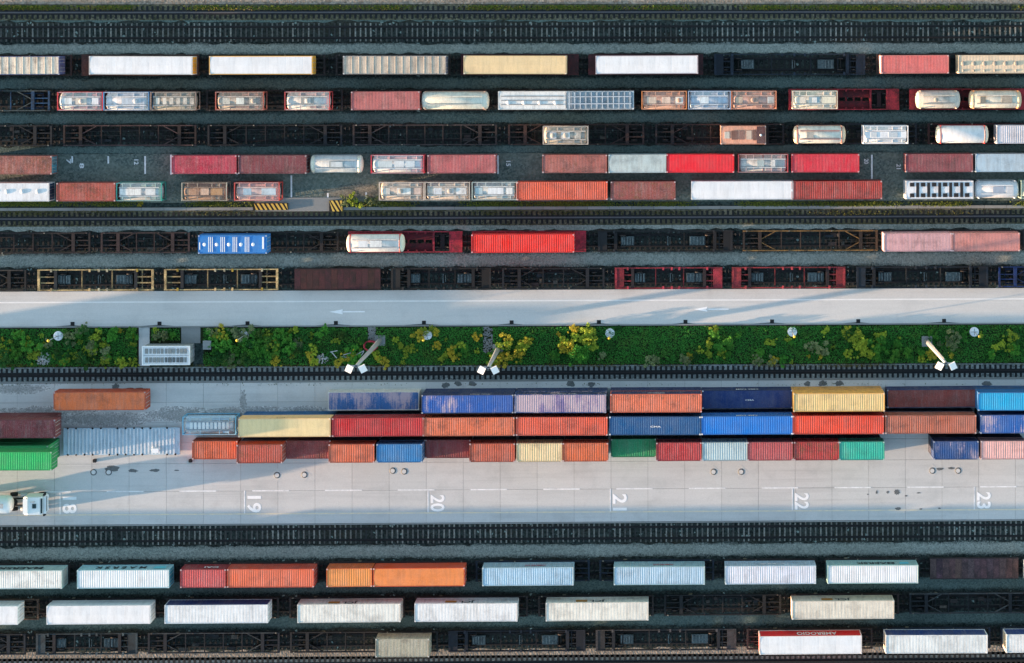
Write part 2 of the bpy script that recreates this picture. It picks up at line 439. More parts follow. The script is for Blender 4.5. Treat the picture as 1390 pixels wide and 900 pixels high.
def text_mesh(body, w, h, extrude=0.004):
    def mk():
        cu = bpy.data.curves.new('t', 'FONT'); cu.body = body; cu.size = 1.0; cu.align_x = 'CENTER'; cu.align_y = 'CENTER'
        cu.extrude = 0.0; cu.offset = 0.022; cu.resolution_u = 3
        o = bpy.data.objects.new('t', cu); link(o)
        bpy.context.view_layer.update()
        me = bpy.data.meshes.new_from_object(o.evaluated_get(bpy.context.evaluated_depsgraph_get()))
        bpy.data.objects.remove(o)
        xs = [v.co.x for v in me.vertices]; ys = [v.co.y for v in me.vertices]
        cx, cy = (min(xs) + max(xs)) / 2, (min(ys) + max(ys)) / 2
        sx, sy = w / (max(xs) - min(xs)), h / (max(ys) - min(ys))
        for v in me.vertices: v.co = ((v.co.x - cx) * sx, (v.co.y - cy) * sy, 0)
        return me
    return cached(('text', body, w, h), mk)

for num, xt in (('18', 81.5), ('19', 332), ('20', 581), ('21', 828.5), ('22', 1075.5), ('23', 1322.5)):
    yt = 664 - (xt - 695) * 0.0053
    px_mark('bay_tick', WHITEL, xt, yt, xt, yt + 31, ZM + .003, 0.16)
    p = px(xt + 13, yt + 18.5, ZM + .002)
    o = add('bay_number', text_mesh(num, 2.25, 1.9), NUMB, loc=(p[0], p[1], ZM + .002), rot=(0, 0, -math.pi / 2)); o['kind'] = 'structure'

def arrow(x0, x1, y):
    a, b = px(x0, y, .107), px(x1, y, .107); yv = a[1]
    mb = MB(); mb.quad((a[0] + 1.7, yv - .08, .107), (b[0], yv - .08, .107), (b[0], yv + .08, .107), (a[0] + 1.7, yv + .08, .107))
    n = len(mb.v); mb.v += [(a[0], yv, .107), (a[0] + 1.8, yv - .34, .107), (a[0] + 1.8, yv + .34, .107)]; mb.f.append((n, n + 1, n + 2)); mb.sm.append(False)
    struct('road_arrow', mb.mesh('arrow'), NUMB)
arrow(447, 495, 423.3); arrow(942, 989, 419.8)

# storage-lane markings among rows D and E
for xm, y0, y1 in ((98, 212, 221), (147, 212, 222), (197, 212, 236), (232, 210, 237), (322, 210, 237), (1183.5, 210, 243), (395.5, 238, 268), (445, 262, 270), (497, 261, 270), (676, 211, 236)):
    px_mark('bay_line', WHITEL, xm, y0, xm, y1, .068, 0.22)
for t, xm, ym in (('7', 93, 219), ('8', 111, 225), ('12', 185, 220), ('20', 1176, 219), ('21', 1220, 226), ('15', 690, 222)):
    p = px(xm, ym, .07)
    o = add('bay_number', text_mesh(t, 0.7, 0.6), WHITEL, loc=(p[0], p[1], .07), rot=(0, 0, -math.pi / 2)); o['kind'] = 'structure'

# sandy wash with warm light put into its colour, and upper lane grime
def patch(name, mat, x, y, rx, ry, z):
    p = px(x, y, z); n = 28; V = [(p[0], p[1], z)]; A = [1.0]; Fc = []
    for r_, e in ((.55, .8), (1.0, 0.0)):
        for k in range(n):
            t = 2 * math.pi * k / n; q = r_ * random.uniform(.85, 1.15); V.append((p[0] + rx * q * math.cos(t), p[1] + ry * q * math.sin(t), z)); A.append(e)
    for k in range(n):
        k2 = (k + 1) % n; Fc += [(0, 1 + k, 1 + k2), (1 + k, 1 + n + k, 1 + n + k2, 1 + k2)]
    m = bpy.data.meshes.new(name); m.from_pydata(V, [], Fc); at = m.attributes.new('edge', 'FLOAT', 'POINT'); at.data.foreach_set('value', A)
    return struct(name, m, mat)
SAND = mat_path('sunlit_sand_wash', (0.14, 0.125, 0.10), (0.30, 0.27, 0.21), (0.075, 0.095, 0.088))
patch('sunlit_sandy_patch', SAND, 488, 259, 3.0, 1.1, .066); patch('sunlit_sandy_patch', SAND, 463, 262, 2.6, .7, .067)
GRIME = mat_path('lane_grime', (0.23, 0.235, 0.225), (0.36, 0.36, 0.345), (0.50, 0.49, 0.47))
for i_, (x, y, rx, ry) in enumerate(((60, 562, 7, 1.1), (250, 563, 6, 1.1), (340, 561, 7, 1.0), (410, 563, 5, 1.2), (140, 569, 7, 1.0), (20, 528, 5, .7), (330, 545, .5, 1.6))): patch('lane_grime', GRIME, x, y, rx, ry, ZM - .005 + .0012 * i_)
# ------------------------------------------------------------------ tracks
def track_y(x, y, z=0.2): return row_y(x, y, z)
SLEEPER = MB().box(-.10, .10, -1.25, 1.25, -.12, .05).mesh('sleeper')
def rail_mesh():
    mb = MB(); L0, L1 = XL, XR
    prof = [(-.15, .0), (.15, .0), (.15, .02), (.012, .04), (.012, .11), (.036, .12), (.036, .16), (-.036, .16), (-.036, .12), (-.012, .11), (-.012, .04), (-.15, .02)]
    n = len(prof)
    for x in (L0, L1):
        for (u, v) in prof: mb.v.append((x, u, v))
    for k in range(n):
        mb.f.append((k, (k + 1) % n, n + (k + 1) % n, n + k)); mb.sm.append(False)
    mb.f.append(tuple(range(n - 1, -1, -1))); mb.f.append(tuple(range(n, 2 * n))); mb.sm += [False, False]
    return mb.mesh('rail')
RAIL = rail_mesh()
def ballast_mesh():
    V, Fc = [], []; n = 240; hs = [(-1.55, 0.0), (-1.35, .04), (-1.1, .06), (0, .05), (1.1, .06), (1.35, .04), (1.55, 0.0)]
    for i in range(n + 1):
        x = XL + (XR - XL) * i / n
        for k, (y, z) in enumerate(hs):
            e = k in (0, 6); V.append((x, y + random.uniform(-.15, .15) * (2 if e else 1), z + .005 + (0 if e else random.uniform(-.015, .015))))
    for i in range(n):
        for k in range(6):
            b = i * 7 + k; Fc.append((b, b + 7, b + 8, b + 1))
    m = bpy.data.meshes.new('ballast'); m.from_pydata(V, [], Fc); return m
BED = ballast_mesh()
SPITCH = 0.70
def track(yw, label, split, zsleep=0.06):
    t = thing('railway_track', label, 'track', (0, yw, 0), 'yard tracks')
    struct('ballast_bed', BED, BALLAST, loc=(0, yw, 0))
    for s in (-1, 1): add('rail', RAIL, RAILM, t, loc=(0, s * .7525, zsleep + .05))
    n = int((XR - XL) / SPITCH); mb = MB(); xs = [XL + .4 + k * SPITCH for k in range(n)]
    for x in xs:
        xx = x + random.uniform(-.03, .03)
        if split and -93 < x < 53:
            add('sleeper', SLEEPER, SLEEPM, t, loc=(xx, random.uniform(-.04, .04), zsleep + random.uniform(-.02, .02)), rot=(0, 0, random.uniform(-.015, .015)))
        else:
            mb.box(xx - .13, xx + .13, -1.25, 1.25, -.06, zsleep + .05)
    o = add('sleeper_row', mb.mesh('sleepers'), SLEEPM if split else SLEEPD, t); o['kind'] = 'stuff'
    return t
ZD = 1.30    # wagon deck above ground
ZRF = ZD + 2.75
TY = {'N': track_y(500, 43.8), 'A': row_y(190, 88.8, ZRF), 'B': row_y(400, 137, ZRF), 'C': row_y(767, 184, ZRF),
      'F': row_y(600, 331, ZRF), 'G': row_y(600, 378.5, ZD), 'S': track_y(400, 726), 'H': row_y(170, 786, ZRF), 'I': row_y(140, 834.5, ZRF), 'J': row_y(1100, 875.5, ZRF)}
track(TY['N'], 'empty track beside the top crane rail, bare sleepers in full view', True)
track(TY['S'], 'empty track between the numbered concrete lane and the grey gravel walkway', True)
track(TY['A'], 'track under the topmost train of long white, beige and yellow trailers', False)
track(TY['B'], 'track under the second train from the top, full of tank containers', False)
track(TY['C'], 'track under the third train from the top, mostly empty skeleton wagons', False)
track(TY['F'], 'track under the train with the blue dotted and bright red containers', False)
track(TY['G'], 'track under the empty wagons along the upper edge of the road', False)
track(TY['H'], 'track under the train nearest the lower gravel walkway, with orange containers', False)
track(TY['I'], 'track under the second train from the bottom, with long white containers', False)
track(TY['J'], 'track under the bottom train of mostly empty wagons', False)

PLATE = MB().box(-.15, .15, -.85, .85, -.1, .07).mesh('plate')
def crane_rail(xr, yr, label, half=1.0, bed=None):
    yw = row_y(xr, yr, .2)
    t = thing('crane_rail', label, 'crane rail', (0, yw, 0), 'gantry crane rails')
    mb = MB(); mb.box(XL, XR, -1.05, 1.05, 0, .03)
    struct('crane_rail_bed', mb.mesh('bed'), bed or BALLAST, loc=(0, yw, 0))
    mb = MB(); mb.box(XL, XR, -.11, .11, .08, .12).box(XL, XR, -.04, .04, .12, .22)
    add('rail', mb.mesh('crane_rail'), RAILM if bed is not SOILG else RAILL, t)
    add('rail_channel', MB().box(XL, XR, -.30, .30, .03, .078).mesh('chan'), PLATEM, t)
    n = int((XR - XL) / SPITCH); mb = MB()
    for k in range(n):
        x = XL + .4 + k * SPITCH
        if -93 < x < 53: add('sleeper_plate', PLATE, PLATEM, t, loc=(x, 0, 0), scale=(1, half, 1))
        else: mb.box(x - .16, x + .16, -.85 * half, .85 * half, -.1, .07)
    o = add('sleeper_plate_row', mb.mesh('plates'), PLATEM, t); o['kind'] = 'stuff'
SOILG = mat_gravel('mossy_gravel', (0.03, 0.034, 0.022), (0.22, 0.20, 0.14), (0.09, 0.08, 0.035))
RAILL = mat_plain('worn_rail_head', (0.13, 0.125, 0.13), 0.5, 0.3, 0.4)
crane_rail(695, 16.5, 'crane rail along the weedy verge at the top edge', bed=SOILG)
crane_rail(695, 295.5, 'crane rail below the two rows of stored containers and tanks', bed=SOILG)
crane_rail(695, 506.5, 'crane rail between the green strip and the container stacks', bed=MIDGRAVEL)
crane_rail(695, 900.5, 'crane rail along the very bottom edge', 1.2, bed=PALEGRAVEL)

# cable duct (light line at y 283), hazard plates and the crossing
yc = row_y(695, 282.5, .15)
dt = thing('cable_duct', 'narrow grey concrete cable duct below the lower row of stored tanks', 'duct', (0, yc, 0))
mb = MB()
xx0, xx1 = px(466, 282, 0)[0], px(344, 282, 0)[0]
LID = MB().box(.02, 2.98, -.2, .2, 0, .16).mesh('duct_lid')
x = xx0
while x < 60: add('duct_lid', LID, OLDCON, dt, loc=(x, 0, 0)); x += 3.0
x = xx1 - 3.0
while x > -105: add('duct_lid', LID, OLDCON, dt, loc=(x, 0, 0)); x -= 3.0
a, b = px(346, 287, .12), px(465, 268, .12)
struct('crossing_slab', MB().box(a[0], b[0], a[1], b[1], 0, .12).mesh('crossing'), OLDCON)
HZ_Y = mat_plain('hazard_yellow', (0.62, 0.42, 0.08), 0.6)
def hazard(xa, ya, xb, yb, label):
    a, b = px(xa, yb, .3), px(xb, ya, .3)
    t = thing('hazard_plate', label, 'barrier', ((a[0] + b[0]) / 2, (a[1] + b[1]) / 2, .12))
    w, h = b[0] - a[0], b[1] - a[1]
    add('plate', MB().box(-w/2, w/2, -h/2, h/2, 0, .3).mesh('hz'), BLACKM, t)
    x = -w / 2 - h * .3
    while x < w / 2:
        q = [max(-w / 2 + .01, min(w / 2 - .01, u)) for u in (x, x + h * .6, x + h * .6 + .32, x + .32)]
        if q[2] - q[1] > .05 or q[3] - q[0] > .05:
            add('stripe', MB().quad((q[0], h/2 - .01, .305), (q[1], -h/2 + .01, .305), (q[2], -h/2 + .01, .305), (q[3], h/2 - .01, .305)).mesh('st'), HZ_Y, t)
        x += .62
hazard(345, 276, 391, 285, 'long low yellow and black striped barrier beside the concrete crossing')
hazard(447, 272, 465, 287, 'short yellow and black striped block right of the concrete crossing')

# ------------------------------------------------------------------ wagons
def cyl(r, w, n=16): return MB().lathe([(r * .9, -w/2), (r, -w/2), (r, w/2), (r * .9, w/2)], 'y', n).mesh('wheel')
WHEEL = cyl(.46, .14); 
AXLE = MB().lathe([(.09, -.75), (.09, .75)], 'y', 8).mesh('axle')
BOGIE = MB().box(-1.35, 1.35, -1.06, -.90, .42, .72).box(-1.35, 1.35, .90, 1.06, .42, .72).box(-.28, .28, -.9, .9, .45, .68).box(-1.35, -1.22, -.9, .9, .5, .66).box(1.22, 1.35, -.9, .9, .5, .66).mesh('bogie')
BUFFER = MB().lathe([(.09, 0), (.09, .45), (.24, .47), (.24, .53)], 'x', 10).mesh('buffer')
COUPLER = MB().box(-.35, .35, -.06, .06, -.08, .08).mesh('coupler')
SPIG = MB().box(-.09, .09, -.07, .07, 0, .07).mesh('spigot')
HW = MB().lathe([(.22, -.02), (.25, -.02), (.25, .02), (.22, .02)], 'y', 12).mesh('hand_wheel')
Z0 = 0.27   # rail head

def bogie(t, x, col):
    b = add('bogie', BOGIE, STEEL, t, loc=(x, 0, Z0 - .08), col=tuple(c * .6 for c in col))
    for dx in (-.9, .9):
        w = add('axle', AXLE, STEEL, b, loc=(dx, 0, .54), col=(.03, .025, .02))
        for s in (-1, 1): add('wheel', WHEEL, STEEL, b, loc=(dx, s * .7525, .54), col=(.05, .04, .035))

def wagon_ends(t, L, col, zt):
    for e in (-1, 1):
        for s in (-1, 1):
            add('buffer', BUFFER, STEEL, t, loc=(e * (L / 2 - .06), s * .875, zt - .22), rot=(0, 0, 0 if e > 0 else math.pi), col=(.03, .03, .03))
        add('coupler', COUPLER, STEEL, t, loc=(e * (L / 2 + .2), 0, zt - .25), col=(.03, .03, .03))

def wagon(row, x0, x1, label, kind='skeleton', col=(.035, .028, .026), trim=None, group='railway wagons'):
    zt = ZD
    xa, xb = px(x0, 0, zt)[0], px(x1, 0, zt)[0]
    # wagon spans are read along the row itself
    yref = TY[row]
    def xr(p):
        lo, hi = -260.0, 200.0
        for _ in range(40):
            mid = (lo + hi) / 2
            q = CAM_R.transposed() @ Vector((mid, yref, zt - CAM_H)); u = PPX + F_PX * q.x / -q.z
            if u < p: lo = mid
            else: hi = mid
        return lo
    xa, xb = xr(x0), xr(x1)
    L = xb - xa - 1.1; xc = (xa + xb) / 2
    nm = {'skeleton': 'skeleton_wagon', 'pocket': 'pocket_wagon', 'low': 'low_wagon', 'deck': 'flat_wagon'}[kind]
    t = thing(nm, label, 'wagon', (xc, yref, 0), group)
    trim = trim or col
    key = (kind, round(L, 2)); h = L / 2
    W = 1.32
    def bx(name, *a, c=col, z=None): add(name, cached(('bx',) + tuple(round(q, 3) for q in a), lambda: MB().box(*a).mesh(name)), STEEL, t, col=c)
    if kind == 'skeleton':
        for s in (-1, 1):
            bx('side_beam', -h, h, s * W - .07, s * W + .07, zt - .38, zt - .02, c=trim)
        n = max(5, int(L / 2.3))
        for k in range(1, n):
            x = -h + L * k / n
            if abs(abs(x) - (h - 2.3)) < .7: continue
            bx('cross_beam', x - .06, x + .06, -W + .07, W - .07, zt - .32, zt - .08)
        for e in (-1, 1):
            bx('headstock', min(e*h, e*(h-.25)), max(e*h, e*(h-.25)), -W + .07, W - .07, zt - .4, zt - .03)
            bx('bolster', e*(h-2.3) - .22, e*(h-2.3) + .22, -W + .07, W - .07, zt - .42, zt - .06)
            for s in (-.33, .33): bx('draft_beam', min(e*(h-.25), e*(h-2.08)), max(e*(h-.25), e*(h-2.08)), s - .07, s + .07, zt - .36, zt - .1)
            for s in (-1, 1):
                mb = MB(); mb.bar((e*(h-2.52), s*.25, zt-.2), (e*(h-4.4), s*(W-.07), zt-.2), .12, .2)
                add('brace', mb.mesh('brace'), STEEL, t, col=trim)
        # under-frame gear, different on every wagon
        for q in range(random.randint(5, 9)):
            gx = random.uniform(-h + 3.2, h - 3.2); gy = random.choice((-1, 1)) * random.uniform(.2, .95); gl = random.uniform(.15, .7); gw = random.uniform(.06, .28)
            add(random.choice(('brake_cylinder', 'air_tank', 'valve_box', 'tool_box')), MB().box(gx - gl, gx + gl, gy - gw, gy + gw, zt - .75, zt - random.uniform(.2, .5)).mesh('gear'), STEEL, t,
                col=random.choice([(.02, .022, .024), (.03, .024, .022), (.06, .035, .028), (.015, .02, .026), (.11, .09, .07)]))
        for q in range(2):
            gy = random.uniform(-.8, .8); add('brake_pipe', MB().bar((-h + 3, gy, zt - .3), (h - 3, gy + random.uniform(-.3, .3), zt - .3), .05, .05).mesh('pipe'), STEEL, t, col=(.05, .045, .04))
        mb = MB(); mb.bar((-h*.35, W + .09, zt - .3), (h * .35, W + .09, zt - .3), .05, .1)
        add('brake_rod', mb.mesh('rod'), STEEL, t, col=col)
        add('hand_wheel', HW, STEEL, t, loc=(-h * .55, W + .12, zt - .3), col=(.25, .22, .15))
        for k in range(4):
            for s in (-1, 1):
                add('container_spigot', SPIG, STEEL, t, loc=(-h + .5 + k * (L - 1) / 3, s * 1.15 if False else s * (W), zt - .02), col=random.choice([(.10, .08, .07), (.3, .26, .2), (.07, .05, .045)]))
        bogie(t, -h + 2.3, col); bogie(t, h - 2.3, col)
    elif kind in ('low', 'pocket'):
        W = 1.36
        for s in (-1, 1):
            bx('side_beam', -h, h, s * W - .06, s * W + .06, zt - .45, zt + .02, c=trim)
        for e in (-1, 1):
            a_, b_ = sorted((e * h, e * (h - 1.5)))
            if kind == 'pocket': bx('end_platform', a_, b_, -W + .06, W - .06, zt - .35, zt - .03, c=trim)
            else:
                bx('headstock', *sorted((e * h, e * (h - .3))), -W + .06, W - .06, zt - .35, zt - .03, c=trim)
                for s in (-.4, .4): bx('draft_beam', *sorted((e * (h - .3), e * (h - 2.2))), s - .08, s + .08, zt - .35, zt - .1, c=shade(trim, .6))
                bx('bolster', *sorted((e * (h - 2.2), e * (h - 2.6))), -W + .06, W - .06, zt - .38, zt - .06, c=col)
                if trim[1] < .1: bx('end_platform', *sorted((e * (h - .3), e * (h - 1.25))), -W + .06, W - .06, zt - .2, zt - .06, c=shade(trim, .6 if e * (1 if 'left' in label else -1) < 0 else 1.0))
        if kind == 'pocket':
            # floor with a row of openings and one open pocket over the bogie
            n = 9; xa_ = -h + 1.5; xb_ = h - 4.0
            for s in (-1, 1): bx('floor_plate', xa_, xb_, *sorted((s * .25, s * (W - .06))), zt - .55, zt - .5, c=tuple(c * .35 for c in trim))
            for k in range(n + 1):
                x = xa_ + (xb_ - xa_) * k / n
                bx('floor_rib', x - .12, x + .12, -.25, .25, zt - .55, zt - .5, c=tuple(c * .35 for c in trim))
            bx('cross_beam', xb_, xb_ + .25, -W + .06, W - .06, zt - .5, zt - .1, c=trim)
            bx('bulkhead', h - 1.75, h - 1.5, -W + .06, W - .06, zt - .45, zt - .02, c=trim)
            for k in range(9):
                for s in (-1, 1): bx('stake', -h + 2.2 + k * (L - 6) / 8 - .1, -h + 2.2 + k * (L - 6) / 8 + .1, *sorted((s * (W - .06), s * (W - .3))), zt - .3, zt - .02, c=tuple(c * .7 for c in trim))
            bogie(t, -h + 2.0, col); bogie(t, h - 2.7, col)
        else:
            for xk, ww in ((-.28, .9), (.02, .12), (.24, 1.1)):
                x = xk * L; bx('floor_tray', x - ww, x + ww, -.62, .62, zt - .62, zt - .5, c=(.10, .13, .13))
                for q in range(5):
                    bx('tray_slat', x - ww + .12 + q * ww * .4, x - ww + .22 + q * ww * .4, -.5, .5, zt - .498, zt - .44, c=(.22, .25, .24))
            for xk in (-.12, .14, .40): bx('cross_beam', xk * L - .06, xk * L + .06, -W + .06, W - .06, zt - .42, zt - .15, c=tuple(.5 * c for c in trim))
            for xk in (-.38, -.05, .03, .1, .36):
                for s in (-1, 1): bx('twistlock_bracket', xk * L - .13, xk * L + .13, *sorted((s * (W - .28), s * (W + .12))), zt + .02, zt + .1, c=random.choice([trim, (.55, .38, .06), (.5, .45, .3)]) if trim[0] > .3 and trim[1] > .3 else tuple(min(1, 1.5 * c) for c in trim))
            bogie(t, -h + 2.4, col); bogie(t, h - 2.4, col)
    elif kind == 'deck':
        n = 14
        for k in range(n):
            a_ = -h + L * k / n
            bx('deck_board', round(a_ + .01, 3), round(a_ + L / n - .01, 3), -W, W, zt - .12, zt - .02 + .0, c=tuple(q * random.uniform(.88, 1.14) for q in col))
        for s in (-1, 1): bx('side_beam', -h, h, s * W - .05 + s * .06, s * W + .05 + s * .06, zt - .4, zt - .0, c=trim)
        bogie(t, -h + 2.2, col); bogie(t, h - 2.2, col)
    wagon_ends(t, L, col, zt)
    return t

# ------------------------------------------------------------------ containers
def profile(L, kind):
    """points (x, depth) of a pressed sheet along a length"""
    P = []
    if kind == 'corr':
        n = max(1, round(L / .30)); p = L / n
        for i in range(n):
            x = -L/2 + i * p; P += [(x, 0), (x + p*.34, 0), (x + p*.5, -.045), (x + p*.84, -.045)]
    elif kind == 'bow':
        n = max(1, round(L / .95)); p = L / n
        for i in range(n):
            x = -L/2 + i * p; P += [(x, .0), (x + p*.06, .04), (x + p*.14, .04), (x + p*.2, 0), (x + p*.6, -.03)]
    elif kind == 'fine':
        n = max(1, round(L / .42)); p = L / n
        for i in range(n):
            x = -L/2 + i * p; P += [(x, 0), (x + p*.42, 0), (x + p*.5, -.014), (x + p*.92, -.014)]
    else:
        n = max(1, round(L / 2.4)); p = L / n
        for i in range(n):
            x = -L/2 + i * p; P += [(x, 0), (x + p*.47, -.006), (x + p*.5, -.012), (x + p*.53, -.006)]
    P.append((L/2, 0)); return P

def cont_meshes(L, H, W, kind):
    def mk():
        prof = profile(L - .24, kind); M = {}
        mb = MB(); y = W / 2 - .05
        crown = .03 if kind == 'smooth' else .0
        rs = {'corr': .30, 'fine': .22, 'bow': .35, 'smooth': .5}[kind]
        for (x, d) in prof: mb.v += [(x, -y, H - .03 + d * rs), (x, 0, H - .03 + d * rs + crown), (x, y, H - .03 + d * rs)]
        for i in range(len(prof) - 1):
            b = i * 3
            for k in (0, 1): mb.f.append((b + k, b + 3 + k, b + 4 + k, b + 1 + k)); mb.sm.append(False)
        M['roof'] = mb.mesh('roof')
        mb = MB()
        for (x, d) in prof: mb.v += [(x, W/2 - .03 + d, .15), (x, W/2 - .03 + d, H - .08)]
        for i in range(len(prof) - 1):
            b = i * 2; mb.f.append((b, b + 1, b + 3, b + 2)); mb.sm.append(False)
        M['side'] = mb.mesh('side')
        pe = profile(W - .24, kind); mb = MB()
        for (u, d) in pe: mb.v += [(L/2 - .03 + d, u, .15), (L/2 - .03 + d, u, H - .08)]
        for i in range(len(pe) - 1):
            b = i * 2; mb.f.append((b, b + 2, b + 3, b + 1)); mb.sm.append(False)
        M['end'] = mb.mesh('end')
        M['door'] = MB().box(L/2 - .07, L/2 - .025, .012, W/2 - .1, .12, H - .1).mesh('door')
        M['rod'] = MB().box(L/2 - .025, L/2 + .01, -.02, .02, .2, H - .15).mesh('rod')
        mb = MB(); q = .12
        for sx in (-1, 1):
            for sy in (-1, 1): mb.box(*sorted((sx*L/2, sx*(L/2 - q))), *sorted((sy*W/2, sy*(W/2 - q))), 0, H)
            mb.box(*sorted((sx*L/2, sx*(L/2 - q*.8))), -W/2 + q, W/2 - q, H - .13, H - .004)
            mb.box(*sorted((sx*L/2, sx*(L/2 - q*.8))), -W/2 + q, W/2 - q, 0, .15)
        for sy in (-1, 1):
            mb.box(-L/2 + q, L/2 - q, *sorted((sy*W/2, sy*(W/2 - .07))), H - .11, H - .006)
            mb.box(-L/2 + q, L/2 - q, *sorted((sy*W/2, sy*(W/2 - .07))), 0, .16)
        mb.box(-L/2 + q, L/2 - q, -W/2 + .07, W/2 - .07, .05, .14)
        M['frame'] = mb.mesh('frame')
        return M
    return cached(('cont', L, H, W, kind), mk)
CAST = MB().box(-.1, .1, -.10, .085, -.06, .014).mesh('casting')
NOM = [6.06, 7.15, 7.82, 9.125, 12.19, 13.72]

def fit_len(L):
    for n in NOM:
        if abs(L - n) / n < .045: return n
    return round(L, 2)

def place(row, x0, x1, zb, H, yoff=0.0):
    """x0,x1: roof ends in the photo; row: world Y or row key"""
    y = TY[row] if isinstance(row, str) else row
    zr = zb + H
    def xr(p):
        lo, hi = -260.0, 200.0
        for _ in range(40):
            mid = (lo + hi) / 2
            q = CAM_R.transposed() @ Vector((mid, y, zr - CAM_H)); u = PPX + F_PX * q.x / -q.z
            if u < p: lo = mid
            else: hi = mid
        return lo
    xa, xb = xr(x0), xr(x1)
    return (xa + xb) / 2, y + yoff, xb - xa

def set_wear(o, rust, worn, dirt):
    o['rust'] = float(rust); o['worn'] = float(worn); o['dirt'] = float(dirt)

def shade(c, f): return tuple(min(1.0, x * f) for x in c)

def container(row, x0, x1, label, col, zb=None, H=2.75, kind='corr', side=None, end=None, rust=.25, worn=0, dirt=.2, name='shipping_container', group=None, cast=None, W=2.44, yoff=0.0, L=None, door=1, frame=None, text=None, roofmark=None, cat='container'):
    zb = ZD if zb is None else zb
    xc, y, Lm = place(row, x0, x1, zb, H, yoff)
    L = L or fit_len(Lm)
    col = lin(col) if max(col) > 1 else col
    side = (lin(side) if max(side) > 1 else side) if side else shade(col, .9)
    end = (lin(end) if max(end) > 1 else end) if end else side
    frame = (lin(frame) if max(frame) > 1 else frame) if frame else side
    if col[0] > 1.8 * col[2] and kind == 'corr': rust = min(.7, rust * 1.5 + .08); dirt = dirt + .1
    t = thing(name, label, cat, (xc, y, zb), group)
    M = cont_meshes(L, H, W, kind)
    jit = random.uniform(-.004, .004)
    if door: t.rotation_euler = (0, 0, jit)
    def part(nm, me, c, par=t, w=1.0, **kw):
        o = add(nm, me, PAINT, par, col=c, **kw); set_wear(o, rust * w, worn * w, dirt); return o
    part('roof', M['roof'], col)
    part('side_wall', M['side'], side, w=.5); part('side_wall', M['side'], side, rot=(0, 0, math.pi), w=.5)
    part('end_wall', M['end'], end, rot=(0, 0, math.pi if door > 0 else 0), w=.5)
    part('frame', M['frame'], frame, w=.7)
    for s in (0, 1):
        # the two door leaves at the other end
        d = add('door', M['door'] if s == 0 else cached(('door2', L, H, W), lambda: MB().box(L/2 - .07, L/2 - .025, -W/2 + .1, -.012, .12, H - .1).mesh('door')), PAINT, t, col=end, rot=(0, 0, 0 if door > 0 else math.pi))
        set_wear(d, rust * .5, 0, dirt)
        for k in (.35, .8):
            r_ = add('lock_rod', M['rod'], PAINT, d, loc=(0, (1 if s == 0 else -1) * k, 0), col=(.45, .45, .44)); set_wear(r_, .1, 0, .1)
    cc = cast or tuple(.55 * q + .30 for q in frame)
    for sx in (-1, 1):
        for sy in (-1, 1):
            o = add('corner_casting', CAST, PAINT, t, loc=(sx * (L/2 - .1), sy * (W/2 - .085), H), col=cc); set_wear(o, .2, 0, .1)
    if text:
        body, tw, th, tm, tx, tz = text
        add('lettering', text_mesh(body, tw, th), tm, t, loc=(tx, W/2 + .012, tz), rot=(-math.pi/2, math.pi, 0))
    if roofmark:
        add('roof_marking', text_mesh(roofmark[0], roofmark[1], roofmark[2]), LETTER_W, t, loc=(roofmark[3], roofmark[4], H + .02))
    return t, L

HATCH = MB().lathe([(.30, 0), (.30, .06), (.22, .10), (.05, .12)], 'z', 14).mesh('hatch')
HATCHS = MB().lathe([(.16, 0), (.16, .05), (.05, .08)], 'z', 10).mesh('valve_cover')

